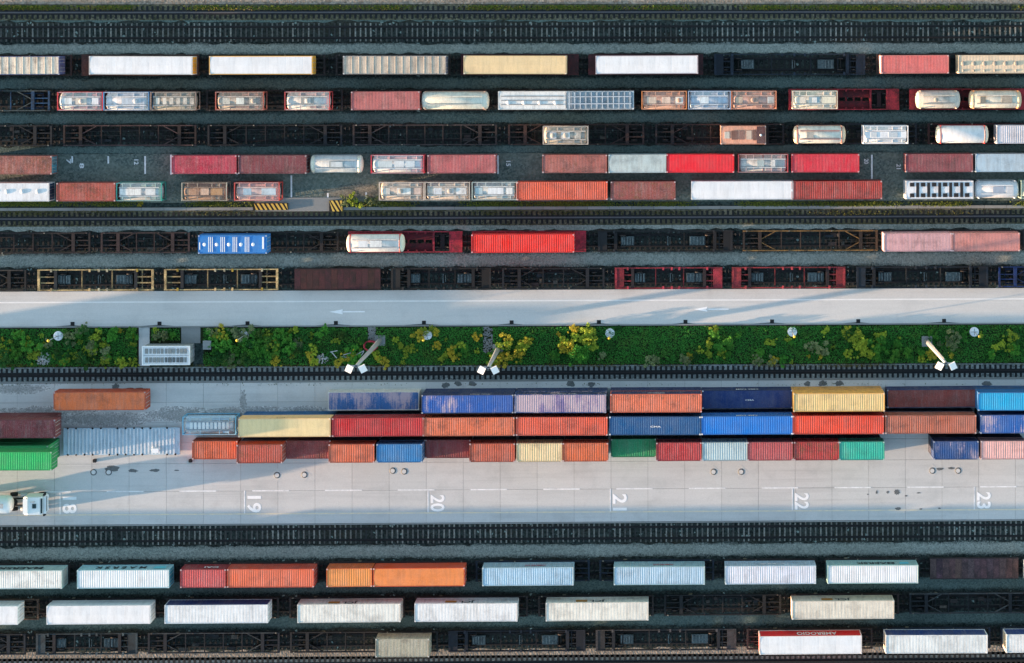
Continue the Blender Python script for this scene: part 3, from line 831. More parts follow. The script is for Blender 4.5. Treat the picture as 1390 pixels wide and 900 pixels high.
def tank(row, x0, x1, label, shell, framec, zb=None, style='frame', walk=(.55, .57, .58), panels=(), hatches=(), rings=0, ringc=(.25, .02, .03), H=2.6, rust=.15, dirt=.35, group=None, ends=None, W=2.44):
    zb = ZD if zb is None else zb
    xc, y, Lm = place(row, x0, x1, zb, H)
    L = fit_len(Lm); t = thing('tank_container', label, 'tank container', (xc, y, zb), group)
    cv = lambda c: None if c is None else (lin(c) if max(c) > 1 else c)
    shell, framec, walk = cv(shell), cv(framec), cv(walk); ringc = cv(ringc)
    def dull(c):
        m_ = sum(c) / 3; return tuple((.72 * q + .28 * m_) * .92 for q in c)
    shell = dull(shell); walk = dull(walk) if walk else None
    def part(nm, me, c, par=t, **kw):
        o = add(nm, me, PAINT, par, col=c, **kw); set_wear(o, rust, 0, dirt); return o
    r = 1.17; zc = H - r - .07 if style == 'cyl' else H - r - .12
    lt = L - (.05 if style == 'cyl' else .25)
    dome = .32
    prof = [(.02, -lt/2), (r*.45, -lt/2 + dome*.12), (r*.78, -lt/2 + dome*.42), (r*.95, -lt/2 + dome*.8), (r, -lt/2 + dome*1.3), (r, lt/2 - dome*1.3), (r*.95, lt/2 - dome*.8), (r*.78, lt/2 - dome*.42), (r*.45, lt/2 - dome*.12), (.02, lt/2)]
    sh = part('tank_shell', cached(('shell', L, style, H), lambda: MB().lathe(prof, 'x', 40, (0, 0, zc)).mesh('shell')), shell)
    if ends:
        pr = prof[:5]; e2 = cv(ends)
        pe = [(a*1.004 + .004, b - .006) for a, b in pr] + [(r + .006, pr[-1][1] + .25)]
        for e in (0, 1): part('tank_end', cached(('tend', L, style, H), lambda: MB().lathe(pe, 'x', 40).mesh('tend')), e2, loc=(0, 0, zc), rot=(0, 0, e * math.pi))
    def bx(nm, *a, c=framec):
        return part(nm, cached(('bx',) + tuple(round(q, 3) for q in a), lambda: MB().box(*a).mesh(nm)), c)
    inset = .55 if style == 'cyl' else 0
    for e in (-1, 1):
        def fr():
            mb = MB(); X = e * (L/2 - inset)
            a_, b_ = sorted((X, X - e * .12))
            for s in (-1, 1): mb.box(a_, b_, *sorted((s * W/2, s * (W/2 - .13))), 0, H if style != 'cyl' else H - .25)
            mb.box(a_, b_, -W/2 + .13, W/2 - .13, 0, .14)
            if style != 'cyl':
                mb.box(a_, b_, -W/2 + .13, W/2 - .13, H - .12, H)
                for s in (-1, 1): mb.bar((X - e*.06, s*(W/2 - .13), H - .6), (X - e*.06, s*.6, H - .12), .08, .08)
            return mb.mesh('end_frame')
        part('end_frame', cached(('ef', L, e, style, H), fr), framec)
    for s in (-1, 1):
        if style == 'frame': bx('top_rail', -L/2 + .12, L/2 - .12, *sorted((s * W/2, s * (W/2 - .09))), H - .12, H - .01, c=tuple(.5 * p_ + .5 * q_ for p_, q_ in zip(framec, shell)))
        bx('bottom_rail', -L/2 + inset + .12, L/2 - inset - .12, *sorted((s * W/2, s * (W/2 - .09))), 0, .13)
    zt = zc + r
    if style == 'frame':
        rc = tuple(.35 * p_ + .65 * q_ for p_, q_ in zip(framec, shell))
        for q in (-.36, -.17, .17, .36):
            q += random.choice((-.02, 0, .02))
            for s in (-1, 1): bx('frame_rung', q * L - .05, q * L + .05, *sorted((s * .64, s * (W/2 - .09))), H - .13, H - .03, c=rc)
        for s in (-1, 1):
            bx('side_step', L * random.choice((-.2, .05, .25)), L * .3 + .5, *sorted((s * .72, s * 1.0)), H - .13, H - .09, c=shade(rc, .8))
    # walkway: two long planks joined by cross pieces, with gratings between
    if walk and panels is not None:
        for s in (-1, 1): bx('walkway_plank', -L/2 + .35 + inset, L/2 - .35 - inset, *sorted((s*.50, s*.64)), zt - .16, zt + .03, c=walk)
        for i_, (a_, b_, c_) in enumerate(panels):
            nest = any(j_ != i_ and p_[0] <= a_ and b_ <= p_[1] for j_, p_ in enumerate(panels))
            bx('walkway_panel', a_ * L, b_ * L, -.34 if nest else -.44, .34 if nest else .44, zt + .01, zt + (.085 if nest else .045), c=cv(c_))
    for hx in hatches:
        hh = part('hatch', HATCH, shade(walk or shell, .75), loc=(hx * L, 0, zt + .05))
    for k in range(rings):
        x = (k / (rings - 1) - .5) * (lt - 1.2) if rings > 1 else 0
        part('ring_band', cached(('ring', r), lambda: MB().lathe([(r + .015, -.05), (r + .03, -.04), (r + .03, .04), (r + .015, .05)], 'x', 40).mesh('ring')), ringc, loc=(x, 0, zc))
    for k in (-.3, .3): bx('saddle', k * L - .15, k * L + .15, -.8, .8, .05, zc - r * .75, c=framec)
    return t, L

# ---- train and storage rows (colours as sampled from the roofs; spans are roof ends in photo pixels)
WHT = (.74, .76, .77); DK = (.035, .028, .027); NAVYW = (.018, .028, .045)

# row A -------------------------------------------------------------
for (a, b, lab, c) in ((-75, 103, 'dark wagon under the streaky beige trailer with blue end', (.05, .03, .028)),
        (105, 275, 'brown ended wagon under the white trailer with yellow doors', (.09, .045, .04)),
        (277, 447, 'dark wagon under the yellow edged white trailer', DK), (450, 617, 'dark wagon under the grey ribbed trailer with blue end', DK),
        (620, 791, 'wine red wagon under the long yellow box', (.075, .022, .026)), (793, 960, 'wine red wagon under the white trailer left of the empty stretch', (.075, .022, .026)),
        (964, 1180, 'empty navy wagon left of the pink red container in the top train', NAVYW), (1184, 1420, 'dark wagon under the pink red container and the hatched cream container', DK)):
    wagon('A', a, b, lab, 'pocket' if c[0] > .06 else ('low' if 'navy' in lab else 'skeleton'), c, trim=c)
container('A', -60, 80, 'streaky beige ribbed trailer body with dark blue end at the left edge', (208, 203, 190), kind='bow', side=(30, 50, 120), end=(28, 45, 130), rust=.05, dirt=.85, name='swap_body', cat='trailer')
container('A', 119, 263, 'white trailer body with yellow end doors beside the blue ended one', (244, 246, 250), kind='smooth', side=(190, 190, 190), end=(225, 165, 30), rust=.0, dirt=.03, name='swap_body', cat='trailer')
container('A', 283, 425, 'white trailer body with yellow edge all round', (243, 246, 250), kind='smooth', side=(222, 178, 60), end=(225, 170, 40), frame=(228, 184, 70), rust=0, dirt=.03, name='swap_body', cat='trailer')
container('A', 466, 605, 'grey beige ribbed trailer body with narrow blue end', (178, 172, 158), kind='bow', side=(150, 150, 150), end=(30, 60, 120), rust=.1, dirt=.6, name='swap_body', cat='trailer')
container('A', 628, 770, 'plain pale yellow long box with rounded edges in the top train', (242, 214, 150), kind='smooth', rust=.0, dirt=.08, name='swap_body', cat='trailer')
container('A', 809, 947, 'white trailer body right of two wine red wagon ends', (246, 247, 252), kind='smooth', side=(170, 160, 170), rust=0, dirt=.03, name='swap_body', cat='trailer')
container('A', 1196, 1288, 'pink red container with pale sunlit left end in the top train', (206, 104, 108), side=(190, 120, 120), end=(235, 205, 195), rust=.1, dirt=.25, kind='fine', door=-1)  # left end paled: low sun put into its colour
t, L = container('A', 1301, 1393, 'cream container with two rows of round roof hatches at the right edge', (240, 214, 168), kind='fine', end=(250, 225, 180), rust=.08, dirt=.2, door=-1, name='bulk_container')  # end lighter than the walls, warm sun put into its colour
for k in range(6):
    for yy_, me in ((.1, HATCH), (-.85, HATCHS)):
        o = add('hatch', me, PAINT, t, loc=(-3.9 + k * 1.42, yy_, 2.72), col=(.33, .30, .25)); set_wear(o, .1, 0, .3)

# row B -------------------------------------------------------------
for (a, b, lab, kd, c, tr) in ((-125, 73, 'empty blue wagon left of the red framed tank', 'skeleton', (.018, .075, .16), (.07, .10, .10)),
        (75, 271, 'wagon carrying three pale tanks at the left of the second train', 'skeleton', DK, None), (274, 471, 'wagon carrying two spaced tanks with reddish frames', 'skeleton', DK, None),
        (473, 670, 'wagon under the dusty red box and the cream tank', 'skeleton', DK, None), (673, 866, 'wagon under the white slatted and blue grey caged bulk containers', 'skeleton', DK, None),
        (868, 1060, 'wagon under the orange, pale blue and tan tanks', 'skeleton', DK, None),
        (1065, 1226, 'red pocket wagon half empty with black pocket at its right end', 'pocket', (.06, .02, .02), (.42, .035, .045)),
        (1229, 1400, 'red pocket wagon under the last two tanks of the second train', 'pocket', (.06, .02, .02), (.40, .035, .045))):
    wagon('B', a, b, lab, kd, c, tr)
BL = (190, 208, 218)
tank('B', 77, 140, 'tank with bright red end frames and pale blue walkway', (175, 195, 205), (200, 40, 60), walk=(205, 208, 215), panels=((-.4, -.18, (215, 225, 230)), (-.1, .14, (200, 195, 185)), (.26, .4, (225, 232, 236))), hatches=(.02,))
tank('B', 141, 201, 'plain bluish white tank between the red framed and the ribbed tan one', (222, 234, 246), (90, 130, 185), walk=(225, 232, 240), panels=((-.1, .4, (175, 190, 205)),), hatches=(.2,))
tank('B', 203, 267, 'tan grey tank with many transverse ribs', (170, 168, 150), (140, 125, 110), walk=(195, 190, 178), panels=[(-.38 + k*.15, -.30 + k*.15, (222, 216, 205)) for k in range(6)], dirt=.6)
tank('B', 292, 358, 'beige tank with reddish frame, left of two spaced ones', (176, 170, 150), (165, 80, 65), walk=(195, 185, 168), panels=((-.35, -.2, (205, 205, 195)), (-.07, .09, (225, 226, 220)), (.2, .34, (195, 195, 185))), hatches=(.28,), dirt=.55)
tank('B', 385, 449, 'white grey tank with red frame, right of two spaced ones', (216, 218, 214), (180, 55, 60), walk=(205, 206, 202), panels=((-.14, .14, (140, 145, 145)), (-.07, .07, (205, 208, 208))), hatches=(0,))
container('B', 477, 569, 'dusty dark rose box with patchy roof in the tank train', (172, 98, 104), rust=.35, dirt=.35, kind='fine', H=2.6)
tank('B', 571, 663, 'long cream tank with rounded ends beside the dusty rose box', (240, 230, 210), (220, 190, 150), style='cyl', walk=(225, 220, 205), panels=(), dirt=.25)
t, L = container('B', 678, 767, 'white bulk container with lengthwise roof slats', (228, 230, 228), kind='smooth', rust=.04, dirt=.3, name='bulk_container', H=2.6)
for q in (-.55, .0, .55):
    o = add('roof_slat', cached(('slat', L), lambda: MB().box(-L/2 + .4, L/2 - .4, -.05, .05, 0, .05).mesh('slat')), PAINT, t, loc=(0, q, 2.59), col=(.25, .27, .28)); set_wear(o, 0, 0, .2)
for k in range(4):
    o = add('hatch', HATCH, PAINT, t, loc=(-3.2 + 2.1 * k, -.3, 2.57), col=(.68, .69, .69)); set_wear(o, 0, 0, .3)
t, L = container('B', 768, 860, 'blue grey bulk container with caged roof frame', (128, 150, 166), kind='bow', side=(190, 200, 208), frame=(190, 205, 215), rust=.12, dirt=.6, name='bulk_container', H=2.6)
for k in range(12):
    o = add('roof_bow', cached('roofbow', lambda: MB().box(-.06, .06, -1.1, 1.1, 0, .06).mesh('bow')), PAINT, t, loc=(-L/2 + .5 + k * (L - 1) / 11, 0, 2.6), col=(.52, .58, .62)); set_wear(o, 0, 0, .3)
for s in (-.45, .5):
    o = add('roof_rail', cached(('rr', L), lambda: MB().box(-L/2 + .3, L/2 - .3, -.06, .06, 0, .05).mesh('rail')), PAINT, t, loc=(0, s, 2.665), col=(.5, .56, .62)); set_wear(o, 0, 0, .3)
tank('B', 872, 931, 'orange framed tank with beige top in the tank train', (205, 172, 130), (205, 130, 70), walk=(215, 180, 135), panels=((-.38, -.17, (200, 190, 170)), (-.05, .14, (215, 200, 175)), (.25, .42, (225, 222, 215))), hatches=(.33,), dirt=.4)
tank('B', 934, 992, 'pale blue tank between the orange and the tan framed tanks', (170, 196, 222), (150, 172, 205), walk=(190, 208, 226), panels=((-.22, -.02, (205, 222, 238)),), dirt=.3)
tank('B', 994, 1053, 'tan tank with salmon frame just left of the red pocket wagon', (200, 170, 140), (205, 130, 100), walk=(200, 175, 145), panels=((-.4, -.25, (190, 180, 150)), (-.12, .1, (170, 150, 125)), (.3, .44, (190, 195, 195))), hatches=(-.02,), dirt=.45)
tank('B', 1077, 1136, 'white box tank with square hatch on the red pocket wagon', (236, 224, 200), (225, 210, 185), zb=ZD, style='frame', walk=(232, 222, 205), panels=((-.42, -.2, (225, 215, 200)), (-.14, .1, (150, 175, 185)), (-.06, .04, (225, 228, 228)), (.15, .46, (240, 225, 195))), ends=None)
tank('B', 1244, 1305, 'grey white tank with one small dark hatch on the second red wagon', (206, 200, 184), (190, 180, 160), style='cyl', walk=(195, 190, 175), panels=(), hatches=(-.06,))
tank('B', 1317, 1388, 'cream tank with rounded yellowish sunlit ends on the second red wagon', (238, 224, 190), (215, 160, 95), style='cyl', walk=(225, 215, 190), panels=((-.3, -.2, (120, 120, 110)), (.1, .3, (165, 160, 145))), ends=(245, 215, 160), dirt=.35)  # yellowish domes: warm sunlight put into the colour

# row C -------------------------------------------------------------
for i, (a, b, lab, c, tr) in enumerate(((-120, 76, 'empty skeleton wagon at the left edge, third train', (.02, .024, .028), None), (80, 272, 'empty skeleton wagon with rusty X ends, second in the third train', (.035, .022, .02), (.085, .05, .05)),
        (276, 470, 'empty skeleton wagon below the two spaced tanks', (.018, .02, .024), None), (473, 680, 'empty skeleton wagon below the dusty rose box', (.045, .032, .03), (.07, .055, .055)),
        (684, 880, 'skeleton wagon carrying one beige tank at its left part', (.05, .026, .022), None), (884, 1070, 'skeleton wagon carrying one orange tan box tank at its right', (.03, .022, .022), (.05, .026, .024)),
        (1073, 1250, 'wagon under the two white tanks of the third train', (.02, .022, .028), None), (1254, 1440, 'wagon under the white red ringed tank', (.06, .02, .02), None))):
    wagon('C', a, b, lab, 'skeleton', c, tr)
tank('C', 738, 797, 'lone beige framed tank on the skeleton wagons of the third train', (168, 165, 150), (190, 180, 165), walk=(205, 198, 185), panels=((-.35, -.2, (195, 200, 205)), (-.1, .1, (210, 212, 212)), (.2, .34, (190, 188, 180))), hatches=(-.28, 0), dirt=.55)
t, L = container('C', 979, 1039, 'orange tan box tank with dark brown right quarter', (222, 172, 128), kind='smooth', H=2.6, rust=.1, dirt=.3, name='bulk_container')
for (x, w_, h_, c) in ((-2.2, .35, .45, (.55, .50, .42)), (-1.15, .42, .6, (.16, .07, .05)), (-.2, .3, .6, (.25, .12, .09)), (.75, .35, .6, (.55, .42, .32)), (1.5, .2, .7, (.16, .07, .05)), (2.35, .55, 1.15, (.09, .03, .03))):
    o = add('hatch_panel', cached(('hp', w_, h_), lambda: MB().box(-w_, w_, -h_, h_, 0, .05).mesh('hp')), PAINT, t, loc=(x, 0, 2.6), col=c); set_wear(o, .1, 0, .2)
add('vent_cap', HATCHS, WHITEP, t, loc=(2.35, .0, 2.65))
tank('C', 1078, 1148, 'cream tank with thin reddish top rails right of the red pocket', (232, 224, 208), (215, 180, 140), style='cyl', walk=(170, 120, 120), panels=((-.25, -.12, (165, 165, 160)),), rings=2, ringc=(150, 60, 65), ends=(240, 215, 170))
tank('C', 1172, 1233, 'clean white box tank with two square hatches', (236, 240, 246), (225, 230, 236), walk=(240, 244, 250), panels=((-.46, .46, (240, 244, 250)), (-.34, -.2, (190, 200, 208)), (.06, .26, (180, 192, 202))), dirt=.1)
tank('C', 1272, 1343, 'white cylindrical tank with thin red rings and cream sunlit left dome', (240, 238, 242), (190, 60, 70), style='cyl', walk=None, panels=None, rings=2, ringc=(150, 45, 60), ends=(250, 225, 195), dirt=.12)  # cream of the dome is low sun put into the colour
container('C', 1353, 1445, 'lilac grey ribbed bulk container at the right edge', (200, 202, 214), kind='corr', H=2.6, rust=.08, dirt=.4, name='bulk_container')

# row D (stored on the ground) -------------------------------------
ZS = 0.064
TY['D'] = row_y(276, 223.6, ZS + 2.7); TY['E'] = row_y(116, 260.8, ZS + 2.7)
def store(row, *a, **kw): kw.setdefault('zb', ZS); kw.setdefault('H', 2.7); kw.setdefault('group', 'boxes stored below the third train'); return container(row, *a, **kw)
def stank(row, *a, **kw): kw.setdefault('zb', ZS); kw.setdefault('H', 2.65); kw.setdefault('group', 'tanks stored below the third train'); return tank(row, *a, **kw)
store('D', -22, 69, 'rusty brown container at the left edge of the upper stored row', (150, 88, 84), rust=.75, dirt=.5, end=(70, 130, 160), kind='fine')
store('D', 233, 321, 'crimson container between two white bay lines', (170, 38, 72), rust=.15, dirt=.5, kind='fine')
store('D', 324, 415, 'dark maroon container right of the crimson one between bay lines', (112, 48, 62), rust=.3, dirt=.45, kind='fine')
stank('D', 420, 491, 'silver blue tank with white domed ends beside the dark maroon container', (196, 208, 212), (150, 160, 165), style='cyl', walk=(190, 200, 204), panels=((-.12, .16, (150, 165, 170)), (-.09, .13, (196, 208, 214))), ends=(226, 224, 210), dirt=.2)
stank('D', 503, 576, 'pale tank in crimson frame with bluish right dome', (205, 215, 222), (200, 50, 75), walk=(215, 220, 225), panels=((-.4, -.1, (190, 205, 212)), (-.06, .12, (205, 215, 222)), (.15, .32, (190, 205, 215))), dirt=.2, rings=0)
store('D', 581, 672, 'dusty rose container above the three beige tanks', (170, 88, 98), rust=.25, dirt=.45, kind='fine')
store('D', 736, 824, 'brownish rose container with orange tinge at its upper left', (158, 94, 92), rust=.6, dirt=.35, kind='fine')
store('D', 827, 904, 'pale blue grey container left of the bright red one', (176, 194, 198), rust=.06, dirt=.35, kind='smooth')
store('D', 906, 995, 'bright scarlet container in the upper stored row', (226, 14, 44), rust=.0, dirt=.06, kind='fine')
stank('D', 1002, 1070, 'grey tank with red frame at its right end', (190, 196, 196), (170, 60, 75), walk=(205, 210, 212), panels=((-.12, .02, (160, 180, 184)), (.16, .24, (215, 218, 218))), rings=1, ringc=(120, 40, 50), dirt=.35)
store('D', 1076, 1165, 'rose red container with dark smudges right of the grey tank', (202, 32, 62), rust=.12, dirt=.4, kind='fine')
store('D', 1230, 1320, 'dark rose container above the black and white striped one', (130, 58, 72), rust=.35, dirt=.45, kind='fine')
store('D', 1324, 1416, 'light blue container at the right edge of the upper stored row', (166, 192, 210), rust=.05, dirt=.3, kind='smooth')

# row E -------------------------------------------------------------
t, L = store('E', -28, 68, 'white container with round roof hatches at the left edge', (236, 238, 236), kind='smooth', end=(35, 60, 100), rust=.04, dirt=.2)
for k in range(4):
    o = add('hatch', HATCH, PAINT, t, loc=(-3.1 + 2.05 * k, .1, 2.68), col=(.55, .6, .63)); set_wear(o, 0, 0, .2)
store('E', 76, 157, 'rusty red container between the white hatched box and teal framed tank', (160, 74, 66), rust=.7, dirt=.3, kind='fine')
stank('E', 158, 219, 'silver tank in a teal frame', (190, 200, 204), (60, 150, 145), walk=(205, 212, 214), panels=((-.42, .05, (222, 226, 228)), (.14, .36, (205, 212, 216))), dirt=.3)
stank('E', 246, 308, 'ochre tank in an open grey frame', (150, 130, 90), (170, 168, 150), walk=(140, 120, 85), panels=((-.38, -.12, (185, 160, 115)), (-.08, .1, (196, 178, 140)), (.14, .4, (165, 140, 85))), dirt=.6)
stank('E', 317, 380, 'salmon framed tank with red end above the hazard stripes', (214, 186, 170), (200, 70, 65), walk=(215, 190, 175), panels=((-.3, -.12, (150, 180, 200)), (.1, .42, (185, 205, 218))), dirt=.3)
stank('E', 515, 575, 'first of three beige framed tanks, beside the bushes', (204, 196, 178), (200, 190, 172), walk=(200, 195, 182), panels=((-.4, -.26, (215, 214, 208)), (-.1, .2, (222, 224, 222)), (.28, .42, (205, 190, 175))), hatches=(-.02,), dirt=.4)
stank('E', 577, 637, 'middle one of three beige framed tanks', (206, 200, 186), (200, 190, 175), walk=(205, 200, 190), panels=((-.3, -.12, (205, 214, 222)), (-.05, .14, (200, 200, 200)), (.2, .42, (216, 220, 222))), hatches=(.05,), dirt=.4)
stank('E', 641, 701, 'greenish silver tank touching the orange ribbed container', (190, 202, 202), (165, 185, 182), walk=(205, 214, 216), panels=((-.42, -.26, (170, 195, 205)), (-.15, .2, (218, 226, 232)), (.26, .4, (222, 226, 226))), dirt=.3)
store('E', 703, 823, 'orange red ribbed container in the lower stored row', (206, 92, 70), rust=.15, dirt=.12)
store('E', 829, 917, 'rust brown container with dark oval patch', (136, 66, 66), rust=.7, dirt=.5, kind='fine')
store('E', 940, 1075, 'long clean white container in the lower stored row', (246, 246, 246), kind='smooth', rust=.02, dirt=.06)
store('E', 1077, 1195, 'dark brick red container touching the long white one', (158, 46, 42), rust=.3, dirt=.25)
t, L = store('E', 1230, 1321, 'white container with black bars and squares on its roof', (222, 230, 238), kind='smooth', rust=0, dirt=.15)
for k in range(6):
    x = -L/2 + .85 + k * (L - 1.7) / 5
    for s in (-.72, .72): add('roof_window', cached('rw', lambda: MB().box(-.3, .3, -.26, .26, 0, .03).mesh('rw')), DARKM, t, loc=(x, s, 2.705))
    if k < 5: add('roof_slot', cached('rs', lambda: MB().box(-.2, .2, -.98, .98, 0, .03).mesh('rs')), DARKM, t, loc=(x + (L - 1.7) / 10, 0, 2.705))
stank('E', 1324, 1384, 'white rounded tank beside the striped container', (238, 242, 246), (210, 218, 226), style='cyl', walk=(225, 230, 236), panels=((-.1, .15, (150, 165, 185)), (.2, .36, (200, 206, 214))), dirt=.12)
stank('E', 1386, 1447, 'greenish framed tank cut by the right edge', (170, 200, 190), (150, 180, 170), walk=(190, 205, 200), panels=((-.3, .3, (190, 205, 205)),))

# row F -------------------------------------------------------------
for (a, b, lab, kd, c, tr) in ((-65, 128, 'rusty empty skeleton wagon at the left edge of the blue dotted train', 'skeleton', (.035, .024, .024), (.03, .022, .022)), (131, 263, 'short rusty empty skeleton wagon left of the blue dotted container', 'skeleton', (.05, .03, .03), (.055, .035, .034)),
        (265, 465, 'dark wagon with the blue dotted container on its left part', 'skeleton', (.022, .018, .018), None), (467, 633, 'red wagon with a white tank on its left half', 'pocket', (.04, .02, .022), (.36, .03, .05)),
        (635, 801, 'red wagon under the bright red ribbed container', 'pocket', (.06, .02, .02), (.42, .03, .05)), (806, 1000, 'black empty wagon right of the bright red container', 'low', (.014, .014, .016), (.02, .02, .022)),
        (1003, 1197, 'empty wagon with long rusty orange side beams', 'skeleton', (.04, .026, .02), (.24, .13, .04)), (1199, 1396, 'wagon under the two pinkish boxes at the right edge', 'skeleton', DK, None)):
    wagon('F', a, b, lab, kd, c, tr)
t, L = container('F', 267, 364, 'bright blue container with white dots and stripes on its roof', (26, 112, 200), kind='smooth', rust=0, dirt=.05)
for k in range(5):
    x = -L/2 + .85 + k * (L - 1.7) / 4.6
    add('roof_disc', HATCH, WHITEP, t, loc=(x, 0, 2.70), scale=(.85, .85, .6))
    if k < 4:
        for j in (-1, 0, 1): add('roof_stripe', cached('stripe', lambda: MB().box(-.045, .045, -1.0, 1.0, 0, .02).mesh('stripe')), WHITEP, t, loc=(x + (L - 1.7) / 9.2 + j * .24, 0, 2.75))
add('roof_arrow', cached('rarrow', lambda: MB().box(-.12, .12, -.8, .8, 0, .02).mesh('ra')), WHITEP, t, loc=(L/2 - .5, .2, 2.75)); add('roof_arrow', _cache['rarrow'], WHITEP, t, loc=(-L/2 + .22, -.2, 2.75), scale=(.5, .6, 1))
tank('F', 469, 548, 'white tank with cream sunlit domed ends on the red wagon', (222, 222, 220), (190, 55, 70), style='cyl', walk=(200, 200, 200), panels=((-.28, -.12, (225, 230, 232)), (-.08, .12, (215, 222, 226))), ends=(248, 234, 205), rings=2, ringc=(170, 50, 60), dirt=.15)  # cream ends have the warm sunlight painted in
container('F', 639, 780, 'bright red ribbed container with orange end panels', (235, 32, 24), rust=.02, dirt=.05, side=(205, 22, 26), kind='corr')
container('F', 1201, 1291, 'pale pinkish box with brown centre patch and cream sunlit left end', (196, 158, 156), kind='fine', end=(250, 225, 190), rust=.38, dirt=.3, door=-1)  # warmth of the low sun painted into the cream end
container('F', 1293, 1384, 'pinkish rose box right of the patched one', (192, 130, 132), kind='fine', rust=.3, dirt=.35)

# row G -------------------------------------------------------------
CRM = (.66, .47, .22)
for (a, b, lab, kd, c, tr) in ((-120, 41, 'black empty wagon at the left edge beside the road', 'skeleton', (.016, .017, .018), (.05, .045, .04)),
        (45, 214, 'empty low wagon with cream yellow side beams, left unit of two', 'low', (.022, .03, .035), CRM), (217, 383, 'empty low wagon with cream yellow side beams, right unit of two', 'low', (.02, .024, .028), CRM),
        (394, 522, 'dull brown flat wagon beside the road', 'deck', (.055, .020, .024), (.03, .015, .018)),
        (525, 672, 'black empty wagon right of the brown flat wagon', 'low', (.012, .013, .015), (.022, .022, .022)), (676, 826, 'black empty wagon left of the red low wagons', 'skeleton', (.014, .017, .022), None),
        (829, 986, 'empty red low wagon, left unit of two', 'low', (.03, .02, .022), (.36, .035, .05)), (988, 1153, 'empty red low wagon, right unit of two', 'low', (.03, .02, .022), (.34, .04, .045)),
        (1157, 1347, 'blue black empty wagon right of the red low wagons', 'low', (.012, .018, .026), (.015, .024, .035)), (1350, 1520, 'bright blue empty wagon at the right edge beside the road', 'skeleton', (.012, .035, .13), None)):
    t = wagon('G', a, b, lab, kd, c, tr)
# bright ends joining the two red low units
t = None

# ------------------------------------------------------------------ stacked storage on the concrete yard
TY['S1'] = row_y(1137, 541.5, ZY + 2.7); TY['S2'] = row_y(1014, 577.5, ZY + 2.7 * 2); TY['S3'] = row_y(795, 614, ZY + 2.7 * 2)
YG = 'containers stacked on the concrete yard'
def stack(row, x0, x1, label, col, lev=1, H=2.7, under=None, **kw):
    """lev = how many boxes high the column is; the photographed box is the top one"""
    for k in range(lev - 1):
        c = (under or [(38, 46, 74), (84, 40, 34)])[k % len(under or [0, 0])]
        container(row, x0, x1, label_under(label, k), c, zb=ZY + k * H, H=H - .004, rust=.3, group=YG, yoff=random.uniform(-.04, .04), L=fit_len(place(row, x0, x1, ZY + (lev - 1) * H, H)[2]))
    y = kw.pop('yoff', 0)
    kw.setdefault('side', shade(lin(col), .7))  # walls darker than the roof: shade of the narrow gaps put into colour
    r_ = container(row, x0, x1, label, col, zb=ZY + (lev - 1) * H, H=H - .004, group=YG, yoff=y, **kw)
    if lev > 1:
        # the boxes below stand exactly under the top one
        for o in [o for o in scene.objects if o.get('label') in [label_under(label, k) for k in range(lev - 1)]]:
            o.location.x = r_[0].location.x + random.uniform(-.05, .05)
    return r_
def label_under(label, k):
    w = label.split(); w = [x for x in w][:10]
    return ('lower box beneath the ' if k == 0 else 'middle box beneath the ') + ' '.join(w)

stack('S1', 444, 570, 'worn blue purple container with white north side', (34, 84, 155), 1, worn=.6, rust=.1, side=(205, 208, 206))
stack('S1', 573, 696, 'glossy deep blue container with pinkish worn right half', (6, 76, 168), 2, worn=.42, rust=.05, side=(12, 40, 90), under=[(14, 44, 96)], text=('SEACO  GLOBAL', 2.7, .34, LETTER_W, 1.6, 2.2))
stack('S1', 699, 822, 'blue framed container with lilac pink worn roof', (110, 98, 150), 2, worn=.85, rust=.15, side=(14, 44, 92), frame=(20, 60, 130), under=[(14, 44, 96)], text=('SEACO  GLOBAL', 2.5, .3, LETTER_W, .8, 2.2))
stack('S1', 830, 951, 'faded orange red container with navy side and dark stain', (205, 110, 84), 2, rust=.3, side=(18, 34, 92), frame=(190, 90, 70), under=[(18, 34, 92)], text=('COSCO', 2.3, .5, LETTER_W, .0, 1.9))
stack('S1', 954, 1075, 'dark navy container with small white roof mark, upper stack row', (10, 44, 108), 1, rust=.02, dirt=.05, side=(8, 34, 84), cast=(.75, .75, .78), text=('CMA CGM', 3.0, .6, LETTER_W, 0, 1.9), roofmark=('CMA', 1.2, .2, .3, -.1))
stack('S1', 1078, 1200, 'pale yellow container in the upper stack row', (236, 208, 130), 2, rust=.06, dirt=.12, side=(220, 182, 80), under=[(215, 176, 76)])
stack('S1', 1205, 1326, 'maroon container with navy side in the upper stack row', (128, 56, 52), 1, rust=.1, dirt=.15, side=(16, 36, 90))
stack('S1', 1329, 1450, 'cyan blue container cut by the right edge', (10, 148, 212), 2, rust=.02, dirt=.08, side=(12, 90, 160), under=[(12, 70, 130)])
stack('S2', -44, 68, 'dark maroon container at the left edge above the green one', (126, 48, 60), 2, rust=.3, dirt=.3, under=[(110, 44, 54)], L=12.19)
TY['S2t'] = row_y(284, 578, ZY + 2.6)
tank('S2t', 248, 320, 'pale blue tank container with grated walkway beside the yellow box', (176, 205, 226), (120, 180, 222), zb=ZY, walk=(150, 172, 188), panels=[(-.36 + k * .075, -.31 + k * .075, (205, 220, 228)) for k in range(10)], dirt=.15)
stack('S2', 322, 450, 'pale yellow container with dark letters on its north side', (240, 218, 150), 2, rust=.02, dirt=.06, kind='smooth', side=(226, 200, 130), under=[(30, 90, 150)], text=('JCT', 1.3, .45, LETTER_K, -.6, 2.2))
stack('S2', 453, 573, 'plain deep red container beside the yellow lettered one', (176, 28, 40), 2, rust=.12, dirt=.12)
stack('S2', 575, 697, 'faded orange container with two dark scuffs, middle stack row', (206, 106, 74), 2, rust=.3, dirt=.25)
stack('S2', 702, 823, 'orange red container between faded orange and teal blue ones', (206, 84, 62), 2, rust=.15, dirt=.15)
